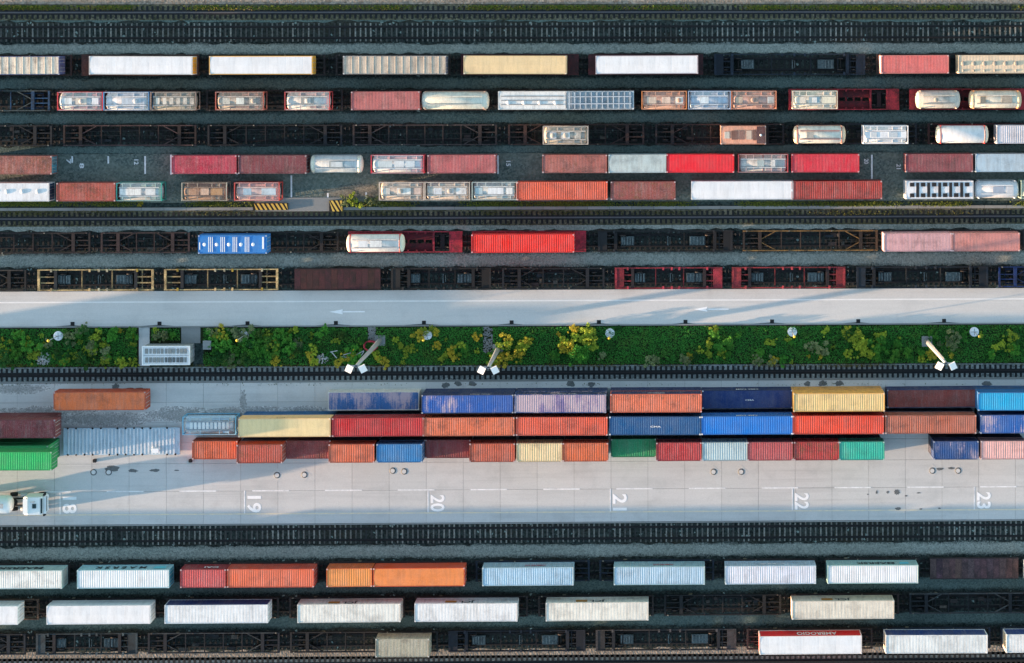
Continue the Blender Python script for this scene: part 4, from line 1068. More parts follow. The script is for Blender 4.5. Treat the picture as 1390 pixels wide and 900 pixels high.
stack('S2', 829, 949, 'teal blue container with white ends and small white roof mark', (14, 74, 134), 2, rust=.02, dirt=.08, cast=(.75, .75, .76), roofmark=('CMA', 1.4, .22, .1, -.1), under=[(14, 60, 110)])
stack('S2', 954, 1074, 'bright blue container with white lettering on its north side', (0, 106, 205), 2, rust=.02, dirt=.08, cast=(.75, .75, .76), text=('CMA CGM', 2.8, .6, LETTER_W, 0, 2.1), under=[(10, 60, 130)])
stack('S2', 1078, 1198, 'vivid orange red container in the middle stack row', (222, 66, 38), 2, rust=.06, dirt=.1)
stack('S2', 1204, 1323, 'brown rusty container with dark spots above the empty slot', (170, 96, 78), 2, rust=.2, dirt=.25)
stack('S2', 1332, 1453, 'royal blue container with whitish worn patches at the right edge', (16, 82, 168), 2, worn=.56, rust=.05, dirt=.1)
stack('S3', -44, 57, 'bright green container at the left edge beside the lane', (20, 158, 92), 3, rust=.05, dirt=.15, L=12.19, yoff=-.25, under=[(22, 140, 84), (22, 150, 88)])
S3 = [(263, 320, 'orange brown ribbed small container at the left end of its row', (190, 88, 54), 1, .2), (322, 382, 'brown red small container right of the orange brown end one', (168, 74, 62), 2, .35),
      (390, 446, 'dark maroon small container sunk between brown and orange ones', (128, 58, 66), 1, .3), (447, 507, 'light orange ribbed small container left of the blue one', (200, 98, 66), 2, .15),
      (511, 573, 'blue small container with two dark stains', (42, 108, 178), 2, .15), (580, 636, 'dark maroon small container right of the blue one', (120, 50, 60), 1, .3),
      (639, 697, 'brown orange ribbed small container left of the cream one', (178, 84, 62), 2, .25), (702, 762, 'cream yellow small container', (238, 214, 150), 2, .06),
      (765, 824, 'orange small container with a pale oval patch', (200, 98, 58), 2, .2), (830, 890, 'emerald green small container set lower than its neighbours', (20, 132, 92), 1, .1),
      (892, 951, 'crimson red ribbed small container right of the green one', (168, 44, 54), 2, .1), (954, 1014, 'pale blue grey small container', (166, 190, 200), 2, .1),
      (1016, 1075, 'dusty crimson ribbed small container right of the pale blue one', (168, 72, 82), 2, .15), (1079, 1138, 'red small container with dark stained middle', (166, 42, 46), 2, .55),
      (1141, 1199, 'turquoise small container left of the empty slot', (24, 158, 148), 2, .08), (1268, 1328, 'navy small container with whitish worn patches right of the empty slot', (16, 64, 132), 2, .05), (1332, 1392, 'salmon pink small container at the right edge', (240, 184, 164), 2, .06)]
for (a, b, lab, c, lev, ru) in S3:
    stack('S3', a, b, lab, c, lev, rust=ru, dirt=.2, worn=.54 if 'worn' in lab else 0, L=6.06)

# orange box on the upper lane, on a trailer chassis
TY['O'] = row_y(138, 544.5, ZY + 1.0 + 2.7)
ch = thing('trailer_chassis', 'dark container trailer chassis under the lone orange box', 'trailer', (place('O', 75, 195, ZY + 1.0, 2.7)[0], TY['O'], ZY))
for s in (-1, 1): add('frame_beam', cached('cb', lambda: MB().box(-6, 6, -.08, .08, .65, .98).mesh('cb')), STEEL, ch, loc=(0, s * .5, 0), col=(.03, .03, .03))
for k in range(4): add('cross_beam', cached('ccb', lambda: MB().box(-.12, .12, -1.2, 1.2, .8, .995).mesh('ccb')), STEEL, ch, loc=(-5.6 + k * 3.73, 0, 0), col=(.03, .03, .03))
for dx in (3.2, 4.5):
    for s in (-1, 1): add('wheel', cached('tw', lambda: MB().lathe([(.3, -.2), (.5, -.2), (.5, .2), (.3, .2)], 'y', 18).mesh('tw')), BLACKM, ch, loc=(dx, s * .95, .5))
for s in (-1, 1): add('support_leg', cached('sl', lambda: MB().box(-.08, .08, -.08, .08, 0, .7).mesh('sl')), STEEL, ch, loc=(-3.4, s * .6, 0), col=(.05, .05, .05))
container('O', 75, 195, 'lone orange container on the upper lane with a dented glossy roof', (214, 112, 62), zb=ZY + 1.0, H=2.7, rust=.15, dirt=.2, side=(170, 70, 40), kind='corr')

# white ribbed platform
xa, ya = px(86, 618, ZY + .6); xb, yb = px(244, 580.5, ZY + .6)
pf = thing('loading_platform', 'long pale ribbed steel platform with dark edge rings left of the stacks', 'platform', ((xa + xb) / 2, (ya + yb) / 2, ZY))
pw, ph = xb - xa, yb - ya
add('deck', MB().box(-pw/2, pw/2, -ph/2, ph/2, .25, .56).mesh('deck'), PAINT, pf, col=lin((176, 202, 220)), rust=.05, dirt=.25, worn=0.0)
nb = 30
for k in range(nb):
    o = add('deck_rib', cached('drib', lambda: MB().box(-.1, .1, -ph/2 + .12, ph/2 - .12, 0, .07).mesh('rib')), PAINT, pf, loc=(-pw/2 + .7 + k * (pw - 1.0) / nb, 0, .56), col=lin((206, 220, 232))); set_wear(o, .03, 0, .25)
for k in range(14):
    for s in (-1, 1):
        if random.random() < .8: add('lashing_ring', cached('ring_', lambda: MB().lathe([(.06, 0), (.14, .02), (.14, .06), (.06, .08)], 'z', 8).mesh('lring')), BLACKM, pf, loc=(-pw/2 + .6 + k * (pw - 1.2) / 13, s * (ph/2 - .05), .56))
for dx in (-5.5, -2, 2, 5.5):
    for s in (-1, 1): add('support_foot', cached('pfoot', lambda: MB().box(-.2, .2, -.2, .2, 0, .25).mesh('foot')), STEEL, pf, loc=(dx, s * (ph/2 - .4), 0), col=(.05, .05, .05))
bx_ = thing('control_box', 'small white box standing on the pale ribbed platform', 'box', (px(213, 610, ZY + .65)[0], px(213, 610, ZY + .65)[1], ZY + .632))
add('housing', MB().box(-.42, .42, -.3, .3, 0, 1.0).mesh('housing'), WHITEP, bx_); add('vent', MB().box(-.425, -.35, -.2, .2, .3, .9).mesh('vent'), DARKM, bx_)

# ------------------------------------------------------------------ row H, I, J
for (a, b, lab, c) in ((-60, 100, 'dark wagon under the rust streaked white container', DK), (102, 241, 'dark wagon under the bluish white lettered container', DK), (244, 438, 'dark wagon under the rose red and orange red pair', DK), (441, 637, 'dark wagon under the pair of bright orange boxes', DK),
        (640, 806, 'navy wagon under the pale blue container with red strip', NAVYW), (808, 975, 'navy wagon left part empty under the second pale blue container', NAVYW), (978, 1112, 'dark wagon under the lilac white streaked container', DK), (1114, 1254, 'dark wagon under the white dark lettered container', DK)):
    wagon('H', a, b, lab, 'skeleton', c)
wagon('H', 1257, 1388, 'empty flat wagon with rusty purple brown deck', 'deck', (.11, .06, .062), (.05, .035, .035))
wagon('H', 1391, 1560, 'dark wagon cut by the right edge in the orange train', 'skeleton', DK)
RTX = mat_plain('red_lettering', (.42, .03, .05), .6); CYL = mat_plain('cyan_logo', (.12, .52, .62), .6)
def H_(a, b, lab, col, **kw): kw.setdefault('H', 2.8); return container('H', a, b, lab, col, **kw)
H_(-40, 83, 'white container with rust streaks and letters at the left edge', (228, 228, 226), rust=.38, dirt=.2, side=(150, 185, 190), end=(165, 172, 172), text=('MAERSK', 6.0, 1.15, LETTER_K, .2, 1.5), L=12.19)
t, L = H_(106, 228, 'bluish white container with spaced dark letters and teal right end', (216, 226, 238), rust=.03, dirt=.12, side=(140, 190, 205), end=(40, 140, 175), text=('M A E R S K', 6.8, 1.1, LETTER_K, -.6, 1.5))
add('logo', MB().box(-.8, .8, 0, .01, -.55, .55).mesh('logo'), CYL, t, loc=(4.6, 1.222, 1.5))
H_(247, 304, 'rose red small container with a white mark on its side', (184, 76, 84), rust=.15, dirt=.25, side=(130, 20, 36), text=('CAI', 1.9, .7, LETTER_W, .9, 1.6), L=6.06)
H_(308, 426, 'orange red container coupled behind the rose red small one', (208, 104, 76), rust=.15, dirt=.15, side=(186, 70, 46))
H_(445, 503, 'bright orange small container in the orange pair', (232, 144, 78), rust=.06, dirt=.12, side=(200, 100, 40), L=6.06)
H_(508, 629, 'bright orange long container with dark orange north side', (228, 134, 74), rust=.15, dirt=.08, side=(196, 72, 28), kind='smooth')
H_(656, 777, 'pale blue container with red strip, left of two pale blue ones', (156, 194, 222), rust=.14, dirt=.3, side=(150, 184, 200), text=('HAMBURG SUD', 2.7, .6, RTX, .9, 1.7))
H_(835, 955, 'pale blue container with red strip, right of two pale blue ones', (162, 194, 218), rust=.1, dirt=.3, side=(145, 185, 195), text=('HAMBURG SUD', 2.7, .6, RTX, .5, 1.7))
H_(986, 1106, 'lilac white container with pale vertical bands', (206, 214, 230), rust=.06, dirt=.3, side=(168, 196, 214), text=('CMA', 3.5, .6, LETTER_W, .2, 1.6))
t, L = H_(1124, 1246, 'white container with dark letters, right end of the train', (234, 234, 242), rust=.04, dirt=.15, side=(150, 190, 190), text=('MAERSK', 5.2, 1.0, LETTER_K, .4, 1.6))
add('logo', MB().box(-.6, .6, 0, .01, -.45, .45).mesh('logo'), CYL, t, loc=(4.3, 1.222, 1.6))
H_(1394, 1516, 'grey container barely entering at the right edge', (200, 205, 205), L=12.19)
for (a, b, lab, c) in ((-120, 58, 'brownish wagon under the white container at the left edge, lower train', (.13, .085, .06)), (61, 217, 'dark wagon under the clean long white container', DK), (220, 384, 'dark wagon under the white container with navy side', DK), (387, 555, 'dark wagon under the first orange marked grey white container', DK),
        (558, 722, 'dark wagon under the second orange marked grey white container', DK), (725, 893, 'dark wagon under the third orange marked grey white container', DK), (896, 1066, 'black empty wagon between the third and fourth orange marked containers', (.016, .018, .02)), (1069, 1226, 'dark wagon under the fourth orange marked grey white container', (.05, .03, .028)), (1229, 1400, 'black empty skeleton wagon at the right end of the lower train', (.016, .02, .024))):
    wagon('I', a, b, lab, 'skeleton', c, trim=(.07, .075, .075) if 'right end' in lab else None)
def I_(a, b, lab, col, **kw): kw.setdefault('H', 2.85); kw.setdefault('L', 13.72); return container('I', a, b, lab, col, **kw)
I_(-116, 23, 'white container at the left edge of the lower train', (236, 243, 250), kind='smooth', side=(215, 230, 245), rust=0, dirt=.06)
I_(64, 203, 'clean bluish white long container, second in the lower train', (240, 246, 252), kind='smooth', side=(220, 234, 246), rust=0, dirt=.06)
I_(224, 363, 'white ribbed container with navy blue north side', (218, 232, 244), kind='fine', side=(18, 40, 110), end=(205, 222, 232), frame=(205, 220, 232), rust=.02, dirt=.25)
OBX = mat_plain('orange_panel', (.36, .16, .03), .6)
for (a, b, lab, c) in ((404, 543, 'grey white container with orange mark, first of four', (222, 224, 222)), (563, 702, 'grey white container with orange mark, second of four', (226, 226, 232)), (741, 880, 'grey white container with orange mark, third of four', (224, 222, 216)), (1076, 1213, 'grey white container with orange mark, fourth of four, after the gap', (214, 210, 198))):
    t, L = I_(a, b, lab, c, kind='fine', side=shade(lin(c), .85), rust=.05, dirt=.35, text=('JCL', 2.1, 1.15, LETTER_K, .0, 1.9))
    add('logo', MB().box(-.75, .75, 0, .01, -.45, .45).mesh('logo'), OBX, t, loc=(-2.1, 1.222, 1.9))
for (a, b, lab, c, tr) in ((-80, 40, 'navy empty wagon at the left edge of the bottom train', (.012, .02, .03), None), (43, 192, 'empty wagon with thin grey rail, second in the bottom train', (.02, .02, .024), (.04, .06, .07)), (195, 385, 'empty wagon with small orange lamps, third in the bottom train', (.018, .02, .026), (.045, .055, .06)), (388, 600, 'wagon carrying the beige grey box in the bottom train', (.02, .02, .022), None),
        (603, 800, 'empty navy wagon right of the beige grey box', (.018, .022, .032), None), (803, 1005, 'empty wagon with pale upper beam left of the red container', (.018, .02, .024), (.06, .055, .055)), (1008, 1190, 'wagon under the white roofed red container', DK, None), (1193, 1350, 'wagon under the white ribbed blue sided container', NAVYW, None), (1353, 1540, 'wagon under the blue sided container cut by the right edge', NAVYW, None)):
    wagon('J', a, b, lab, 'low' if a in (43, 603, 803) else 'skeleton', c, tr)
def J_(a, b, lab, col, **kw): kw.setdefault('H', 2.85); return container('J', a, b, lab, col, **kw)
J_(510, 582, 'short beige grey ribbed box, lone load of the bottom train', (160, 160, 142), rust=.1, dirt=.6, kind='fine')
J_(1033, 1168, 'white roofed container with red sides and white slanted lettering', (244, 246, 248), kind='smooth', side=(200, 14, 28), end=(205, 40, 28), frame=(225, 215, 215), rust=0, dirt=.06, text=('AMBROGIO', 5.4, 1.4, LETTER_W, .9, 1.6), door=-1, L=13.72)
J_(1204, 1339, 'white ribbed container with blue side, left of two at the bottom right', (216, 224, 228), kind='fine', side=(14, 50, 120), end=(244, 214, 160), frame=(225, 230, 232), rust=.02, dirt=.35, door=-1, L=13.72)  # cream end: orange sunlight put into the colour
J_(1367, 1503, 'white ribbed container with blue side cut by the right edge', (222, 226, 230), kind='fine', side=(14, 50, 120), end=(244, 214, 160), frame=(225, 230, 232), rust=.02, dirt=.3, door=-1, L=13.72)  # end colour has the same orange sunlight painted in

# boxes added west of the frame, in line with trains and stacks, for their shadows
def beyond(row, xs, zb, H, L, cols, labelbase, cat='container'):
    for i, x in enumerate(xs):
        c = cols[i % len(cols)]
        container(row, 0, 10, f'{labelbase} {("first","second","third","fourth","fifth","sixth","seventh","eighth")[i]} box west of the frame, added for its shadow', c, zb=zb, H=H, L=L, group='added shadow boxes west of the frame')
        t = [o for o in scene.objects if o.get('label', '').startswith(f'{labelbase} {("first","second","third","fourth","fifth","sixth","seventh","eighth")[i]} box west')][0]
        t.location.x = x
PALE = [(210, 210, 205), (150, 70, 60), (190, 200, 210), (60, 80, 120)]
for row, xs, zb in (('H', (-104, -117, -130, -150), ZD), ('I', (-118, -133, -149), ZD), ('A', (-112, -128, -144), ZD), ('B', (-108, -121, -140), ZD), ('F', (-106, -119, -133), ZD)):
    beyond(row, xs, zb, 2.75, 12.19, PALE, {'H': 'orange train', 'I': 'lower train', 'A': 'top train', 'B': 'tank train', 'F': 'dotted train'}[row])
for row in ('S1', 'S2', 'S3'):
    for k in range(3): beyond(row, (-110.5, -123.2, -135.9, -148.6)[(1 if row == 'S1' else 0):], ZY + 2.7 * k, 2.696, 12.19, PALE[k:] + PALE[:k], {'S1': 'upper stack row', 'S2': 'middle stack row', 'S3': 'front stack row'}[row] + (' ground', ' second', ' top')[k] + ' level')

# ------------------------------------------------------------------ lane furniture
def manhole(x, y, i, diamond):
    p = px(x, y, ZM)
    ordw = ('first', 'second', 'third', 'fourth', 'fifth', 'sixth', 'seventh', 'eighth', 'ninth', 'tenth')[i]
    t = thing('manhole', f'{ordw} round manhole cover from the left on the numbered lane', 'manhole', (p[0], p[1], ZY), 'manhole covers on the lane')
    if diamond: add('surround', cached('dia', lambda: MB().quad((-.95, 0, 0), (0, -.95, 0), (.95, 0, 0), (0, .95, 0)).mesh('dia')), ROADM, t, loc=(0, 0, .004))
    add('ring', cached('mring', lambda: MB().lathe([(.30, .005), (.44, .005), (.44, .02), (.30, .02)], 'z', 20).mesh('mring')), STAIN, t)
    add('cover', cached('mcov', lambda: MB().lathe([(.29, .01), (.29, .03)], 'z', 18).mesh('mcov')), PALEC, t)
for i, (x, y, d) in enumerate(((127, 641, 0), (147.5, 641, 0), (376, 645, 1), (413, 644.5, 1), (533, 639, 0), (548.5, 640, 0), (968.5, 640.5, 1), (1006, 640.5, 1), (1265.5, 639, 1), (1300.5, 639, 1))): manhole(x, y, i, d)
def blob(x, y, rx, ry, z, i=0):
    p = px(x, y, z); mb = MB(); n = 18; V = []
    for k in range(n):
        t = 2 * math.pi * k / n; q = random.uniform(.7, 1.15); V.append((p[0] + rx * q * math.cos(t), p[1] + ry * q * math.sin(t), z))
    m = bpy.data.meshes.new('stain'); m.from_pydata(V, [], [tuple(range(n))]); struct('oil_stain', m, STAIN)
for (x, y, rx, ry) in ((153, 636, 1.0, .5), (180, 639, .75, .25), (210.5, 638.5, .7, .22), (240, 638.5, .35, .1), (1217.5, 668, .45, .38), (1205, 668, .2, .2), (1219, 690.5, .4, .2), (1250, 691, .25, .1), (1275, 690, .2, .1), (1276, 636.5, .5, .22), (1291, 635.5, .55, .16), (1190, 668, .15, .25), (1247, 669, .3, .1), (1178, 671, .12, .1), (1230, 673, .2, .12)):
    blob(x, y, rx, ry, ZM + .004)
for (x, y, rx, ry) in ((157, 525, .5, .45), (605, 523, .55, .4), (622, 521, .55, .4), (641, 521, .6, .4), (775, 521, .6, .45), (803, 522, .5, .4), (1096, 520.5, .45, .35), (1117, 520.5, .6, .4), (1139, 520.5, .6, .4), (1340, 521, .7, .35)): blob(x, y, rx, ry, ZM + .002)
for (x, y) in ((128.5, 625.5), (258.5, 625.5)):
    p = px(x, y, ZY + .3)
    t = thing('bollard', ('left' if x < 200 else 'right') + ' small dark square bollard below the ribbed platform', 'bollard', (p[0], p[1], ZY), 'bollards below the platform')
    add('post', cached('bol', lambda: MB().box(-.2, .2, -.2, .2, 0, .55).mesh('bol')), DARKM, t); add('cap', cached('bolc', lambda: MB().box(-.15, .15, -.15, .15, .55, .62).mesh('bolc')), DARKM, t)
# road drains along the kerb
for i, x in enumerate((-20, 98.5, 216.5, 336, 456, 575.5, 694.5, 813, 930.5, 1048, 1165, 1281.5)):
    p = px(x, 441.8 - (x - 98) * .0035, .1)
    if i == 0: continue
    o_ = ('', 'first', 'second', 'third', 'fourth', 'fifth', 'sixth', 'seventh', 'eighth', 'ninth', 'tenth', 'eleventh')[i]
    t = thing('road_drain', f'{o_} dark square drain from the left along the road kerb', 'drain', (p[0], p[1] + .22, .1), 'drains along the road kerb')
    add('frame', cached('drf', lambda: MB().box(-.27, .27, -.26, .26, -.05, .02).mesh('drf')), DARKM, t)
    for k in range(5): add('bar', cached('drb', lambda: MB().box(-.03, .03, -.22, .22, .02, .04).mesh('drb')), STEEL, t, loc=(-.2 + k * .1, 0, 0), col=(.03, .03, .03))
    mb = MB(); y0 = row_y(695, 440.7, .105)
    ln = random.uniform(1.8, 2.8); m = bpy.data.meshes.new('silt')
    m.from_pydata([(p[0] - ln, y0, .106), (p[0] + ln * .8, y0, .106), (p[0] + .2, y0 + .16, .106), (p[0] - .3, y0 + .17, .106)], [], [(0, 1, 2, 3)])
    struct('silt_stain', m, STAIN)

# ------------------------------------------------------------------ truck at the left edge
TX, TYy = px(47, 687, ZY + 3.4)
tr = thing('truck', 'white tractor truck driving right along the numbered lane', 'truck', (TX, TYy, ZY))
def cab_mesh():
    bm = bmesh.new()
    pr = [(-1.55, .95), (1.15, .95), (1.2, 1.9), (1.0, 3.0), (.75, 3.35), (-1.0, 3.45), (-1.55, 3.25)]
    f = [bm.verts.new((x, -1.2, z)) for x, z in pr]; g = [bm.verts.new((x, 1.2, z)) for x, z in pr]
    bm.faces.new(f); bm.faces.new(g[::-1]); n = len(pr)
    for i in range(n): bm.faces.new((f[(i+1) % n], f[i], g[i], g[(i+1) % n]))
    bmesh.ops.bevel(bm, geom=[e for e in bm.edges], offset=.1, segments=2, affect='EDGES')
    m = bpy.data.meshes.new('cab'); bm.to_mesh(m); bm.free(); return m
add('cab', cab_mesh(), WHITEP, tr)
ws = MB(); ws.quad((1.235, -1.0, 1.95), (1.235, 1.0, 1.95), (1.04, .95, 2.98), (1.04, -.95, 2.98)); add('windscreen', ws.mesh('ws'), GLASSM, tr)
add('sun_visor', MB().box(1.02, 1.42, -1.1, 1.1, 2.96, 3.04).mesh('visor'), WHITEP, tr)
add('windscreen_gap', MB().box(.78, 1.0, -1.0, 1.0, 3.32, 3.36).mesh('gap'), GLASSM, tr)
add('roof_hatch', MB().box(-.3, .2, -.3, .3, 3.43, 3.50).mesh('rhatch'), GLASSM, tr)
add('air_deflector', MB().box(-1.5, -.9, -1.0, 1.0, 3.40, 3.62).mesh('defl'), WHITEP, tr)
add('air_horn', MB().lathe([(.03, 0), (.05, .5), (.1, .6)], 'x', 10, (-.6, .55, 3.5)).mesh('horn'), GALV, tr)
for s in (-1, 1):
    add('mirror', MB().box(.95, 1.15, s * 1.35 - .12, s * 1.35 + .12, 2.1, 2.9).mesh('mirror'), BLACKM, tr)
    add('chassis_beam', MB().box(-4.7, 1.0, s * .45 - .07, s * .45 + .07, .6, .9).mesh('cbm'), STEEL, tr, col=(.02, .02, .022))
    add('fuel_tank', MB().lathe([(.28, -2.6), (.32, -2.55), (.32, -1.75), (.28, -1.7)], 'x', 14, (0, s * .95, .7)).mesh('ftank'), GALV, tr)
    add('headlight', MB().box(1.14, 1.2, s * .85 - .2, s * .85 + .2, 1.05, 1.25).mesh('hl'), WHITEP, tr)
    for wx in (.2, -3.6): add('wheel', _cache['tw'], BLACKM, tr, loc=(wx, s * .98, .5))
add('fifth_wheel', MB().lathe([(.5, .95), (.5, 1.05)], 'z', 20, (-3.5, 0, 0)).mesh('fw'), DARKM, tr)
tl = thing('tank_trailer', 'rounded white tank trailer coming in at the left edge behind the truck', 'trailer', (TX - 3.4, TYy, ZY))
add('tank_shell', MB().lathe([(.05, -9.5), (.8, -9.4), (1.15, -9.0), (1.2, -8.6), (1.2, -.55), (1.1, -.2), (.8, .05), (.05, .12)], 'x', 36, (0, 0, 2.15)).mesh('tshell'), WHITEP, tl)
add('walkway', MB().box(-9, -.8, -.3, .3, 3.33, 3.40).mesh('ww'), GALV, tl)
for s in (-1, 1): add('frame_beam', MB().box(-9.3, .1, s * .5 - .07, s * .5 + .07, .86 + .2, 1.25).mesh('fb'), STEEL, tl, col=(.03, .03, .03))
for wx in (-8.2, -6.9, -5.6):
    for s in (-1, 1): add('wheel', _cache['tw'], BLACKM, tl, loc=(wx, s * .95, .5))
for hx in (-2.5, -5, -7.5): add('hatch', HATCH, GALV, tl, loc=(hx, 0, 3.38))

# ------------------------------------------------------------------ green strip
SY0, SY1 = row_y(695, 494.5, .05), row_y(695, 443.8, .05)
def strip_ok(x, y):
    """keep plants off the hut, the path and the gravel pad"""
    for (a, b, c, d) in KEEP:
        if a < x < b and c < y < d: return False
    return True
def kp(x0, y0, x1, y1):
    a, b = px(x0, y1, .05), px(x1, y0, .05); return (a[0], b[0], a[1], b[1])
KEEP = [kp(186, 440, 206, 500), kp(190, 462, 270, 500), kp(244, 443, 276, 500), kp(276, 462, 290, 478), kp(499, 440, 510, 462), kp(656, 440, 669, 478)]
def leaf_cloud(pts, size, flat=.6):
    V, Fc = [], []
    for (x, y, z, s) in pts:
        a = random.uniform(0, 2*math.pi); n = Vector((random.gauss(0, flat), random.gauss(0, flat), 1)).normalized()
        u = Vector((math.cos(a), math.sin(a), 0)); u = (u - n * u.dot(n)).normalized(); w = n.cross(u)
        l, h = size * s, size * s * .55; c = Vector((x, y, z)); b = len(V)
        V += [tuple(c - u*l), tuple(c + w*h - u*l*.1), tuple(c + u*l), tuple(c - w*h - u*l*.1)]; Fc.append((b, b+1, b+2, b+3))
    m = bpy.data.meshes.new('leaves'); m.from_pydata(V, [], Fc); return m
def ground_cover():
    P = []
    while len(P) < 80000:
        x = random.uniform(-112, 62); y = random.uniform(SY0, SY1)
        if not strip_ok(x, y): continue
        hgt = .12 + .35 * max(0, math.sin(x * .9 + math.sin(y * 1.3) * 2) * math.sin(y * 1.7 + x * .31) + .3)
        P.append((x, y, .06 + random.uniform(0, 1) * hgt, random.uniform(.6, 1.3)))
    return leaf_cloud(P, .10)
gc = add('ground_cover', ground_cover(), LEAF, col=(.05, .25, .034)); gc['kind'] = 'stuff'; gc['label'] = 'dense low green ground cover along the planted strip'; gc['category'] = 'ground cover'
def bush_mesh(seed):
    random.seed(seed); P = []
    cl = [(random.gauss(0, .42), random.gauss(0, .42), random.uniform(.3, 1.05), random.uniform(.12, .38)) for _ in range(14)]
    for (cx, cy, cz, r) in cl:
        for _ in range(62):
            d = Vector((random.gauss(0, 1), random.gauss(0, 1), random.gauss(0, 1))).normalized() * r * random.uniform(.6, 1.05)
            P.append((cx + d.x, cy + d.y, max(.05, cz + d.z), random.uniform(.6, 1.3)))
    return leaf_cloud(P, .088, .7)
BUSH = [bush_mesh(s) for s in range(8)]; random.seed(99)
STEM = MB().tube([(0, 0, 0), (.02, .01, .3), (0, 0, .7)], [.05, .04, .015], 6).mesh('stem')
KINDB = {'y': ((.58, .47, .04), 'low yellow leaved bush in the planted strip', 'yellow bushes of the planted strip'), 'l': ((.36, .46, .04), 'low lime yellow bush in the planted strip', 'lime bushes of the planted strip'),
         'g': ((.07, .28, .03), 'low bright green bush in the planted strip', 'green bushes of the planted strip'), 'd': ((.02, .11, .02), 'low dark green bush in the planted strip', 'dark bushes of the planted strip'), 'o': ((.22, .27, .12), 'low greyish olive bush in the planted strip', 'olive bushes of the planted strip')}
BUSHES = []
def bush(x, y, k, s):
    p = px(x, y, .5) if x > -50 else None
    X, Y = p
    Y = min(max(Y, SY0 + .35 * s), SY1 - .35 * s)
    if not strip_ok(X, Y): return
    c, lab, grp = KINDB[k]
    f = random.uniform(.75, 1.25)
    t = thing('bush', lab, 'bush', (X, Y, .05), grp); BUSHES.append((k, X, t)); t.rotation_euler = (0, 0, random.uniform(0, 6.28)); t.scale = (s, s, s * random.uniform(.8, 1.2))
    add('foliage', random.choice(BUSH), LEAF, t, col=tuple(q * f for q in c)); add('stem', STEM, BARK, t)
NOTED = [(575, 447, 'l', .7), (586, 446, 'l', .6), (590, 452, 'y', .6), (538, 462, 'l', .5), (545, 470, 'l', .6), (559, 472, 'l', .8), (551, 482, 'l', .5), (594, 470, 'y', .7), (612, 477, 'y', .8), (601, 484, 'l', .7), (613, 484, 'y', .7), (625, 468, 'l', .7), (647, 457, 'y', .7), (568, 455, 'y', .9), (522, 490, 'y', .9), (511, 484, 'l', .8), (477, 485, 'y', .7), (462, 492, 'y', .8), (420, 485, 'y', .8), (376, 488, 'y', .8), (425, 490, 'l', .7),
    (684, 467, 'l', 1.0), (690, 460, 'y', .9), (686, 486, 'y', 1.1), (677, 490, 'y', .8), (668, 490, 'l', .8), (709, 466, 'l', .9), (715, 463, 'y', .8), (707, 481, 'y', .9), (704, 472, 'l', .8), (762, 471, 'y', .9), (777, 471, 'y', 1.0), (765, 463, 'l', .8), (786, 456, 'l', 1.1), (797, 452, 'l', 1.2), (804, 460, 'l', 1.1), (780, 448, 'y', .7), (806, 470, 'l', .8), (789, 483, 'g', 1.4), (792, 476, 'g', 1.0), (755, 482, 'g', .9), (819, 483, 'o', .7), (882, 490, 'o', .9), (891, 487, 'o', .8), (928, 488, 'o', 1.0), (936, 484, 'y', .7), (971, 452, 'g', .9), (970, 447, 'l', .7), (982, 466, 'g', 1.3), (950, 476, 'l', .6), (961, 480, 'l', .7), (980, 479, 'l', .7), (988, 482, 'g', .7), (1033, 480, 'g', .9), (1027, 489, 'o', .9), (1050, 488, 'y', .8), (1045, 466, 'l', .7),
    (1148, 452, 'l', .9), (1160, 455, 'l', 1.0), (1172, 462, 'l', 1.1), (1166, 470, 'l', 1.1), (1177, 477, 'l', 1.0), (1153, 479, 'l', .8), (1195, 454, 'l', .8), (1192, 466, 'g', 1.3), (1190, 478, 'g', 1.1), (1212, 482, 'g', 1.1), (1220, 466, 'g', .9), (1230, 480, 'g', .8), (1265, 484, 'y', .9), (1252, 486, 'l', .7), (1355, 468, 'l', .9), (1372, 470, 'l', .8), (1375, 453, 'l', .9), (1345, 480, 'g', .8), (1297, 456, 'o', 1.0), (1290, 465, 'o', .9), (1116, 473, 'o', 1.1), (1104, 468, 'o', .9), (1048, 490, 'o', .8), (1070, 460, 'l', .5), (1120, 448, 'l', .6),
    (40, 470, 'g', 1.3), (25, 455, 'g', 1.0), (38, 465, 'l', .8), (88, 488, 'l', .8), (10, 485, 'd', 1.3), (20, 480, 'g', 1.0), (115, 485, 'd', 1.4), (146, 489, 'l', .8), (165, 489, 'l', .9), (182, 491, 'l', .8), (180, 452, 'g', 1.0), (124, 470, 'o', .9), (300, 452, 'y', .9), (290, 460, 'g', 1.0), (305, 470, 'g', 1.3), (313, 488, 'o', 1.0), (320, 478, 'g', 1.0), (330, 454, 'o', 1.3), (345, 460, 'g', 1.2), (350, 475, 'g', 1.1), (362, 467, 'g', 1.2), (372, 470, 'l', 1.0), (380, 455, 'g', 1.0), (393, 470, 'g', 1.1), (402, 448, 'l', .6), (403, 468, 'o', .7), (362, 455, 'l', .8), (297, 484, 'd', 1.3), (335, 488, 'd', 1.1), (225, 456, 'o', .8), (235, 456, 'g', .7), (215, 455, 'o', .7), (212, 448, 'l', .5)]
for b_ in NOTED: bush(*b_)
for k in range(150):
    x = random.choice([random.uniform(0, 186), random.uniform(285, 500), random.uniform(285, 500), random.uniform(560, 1390)])
    if 835 < x < 930 and random.random() < .7: continue
    bush(x, random.uniform(447, 491), random.choice('dddgggoll'), random.uniform(.3, 1.0))

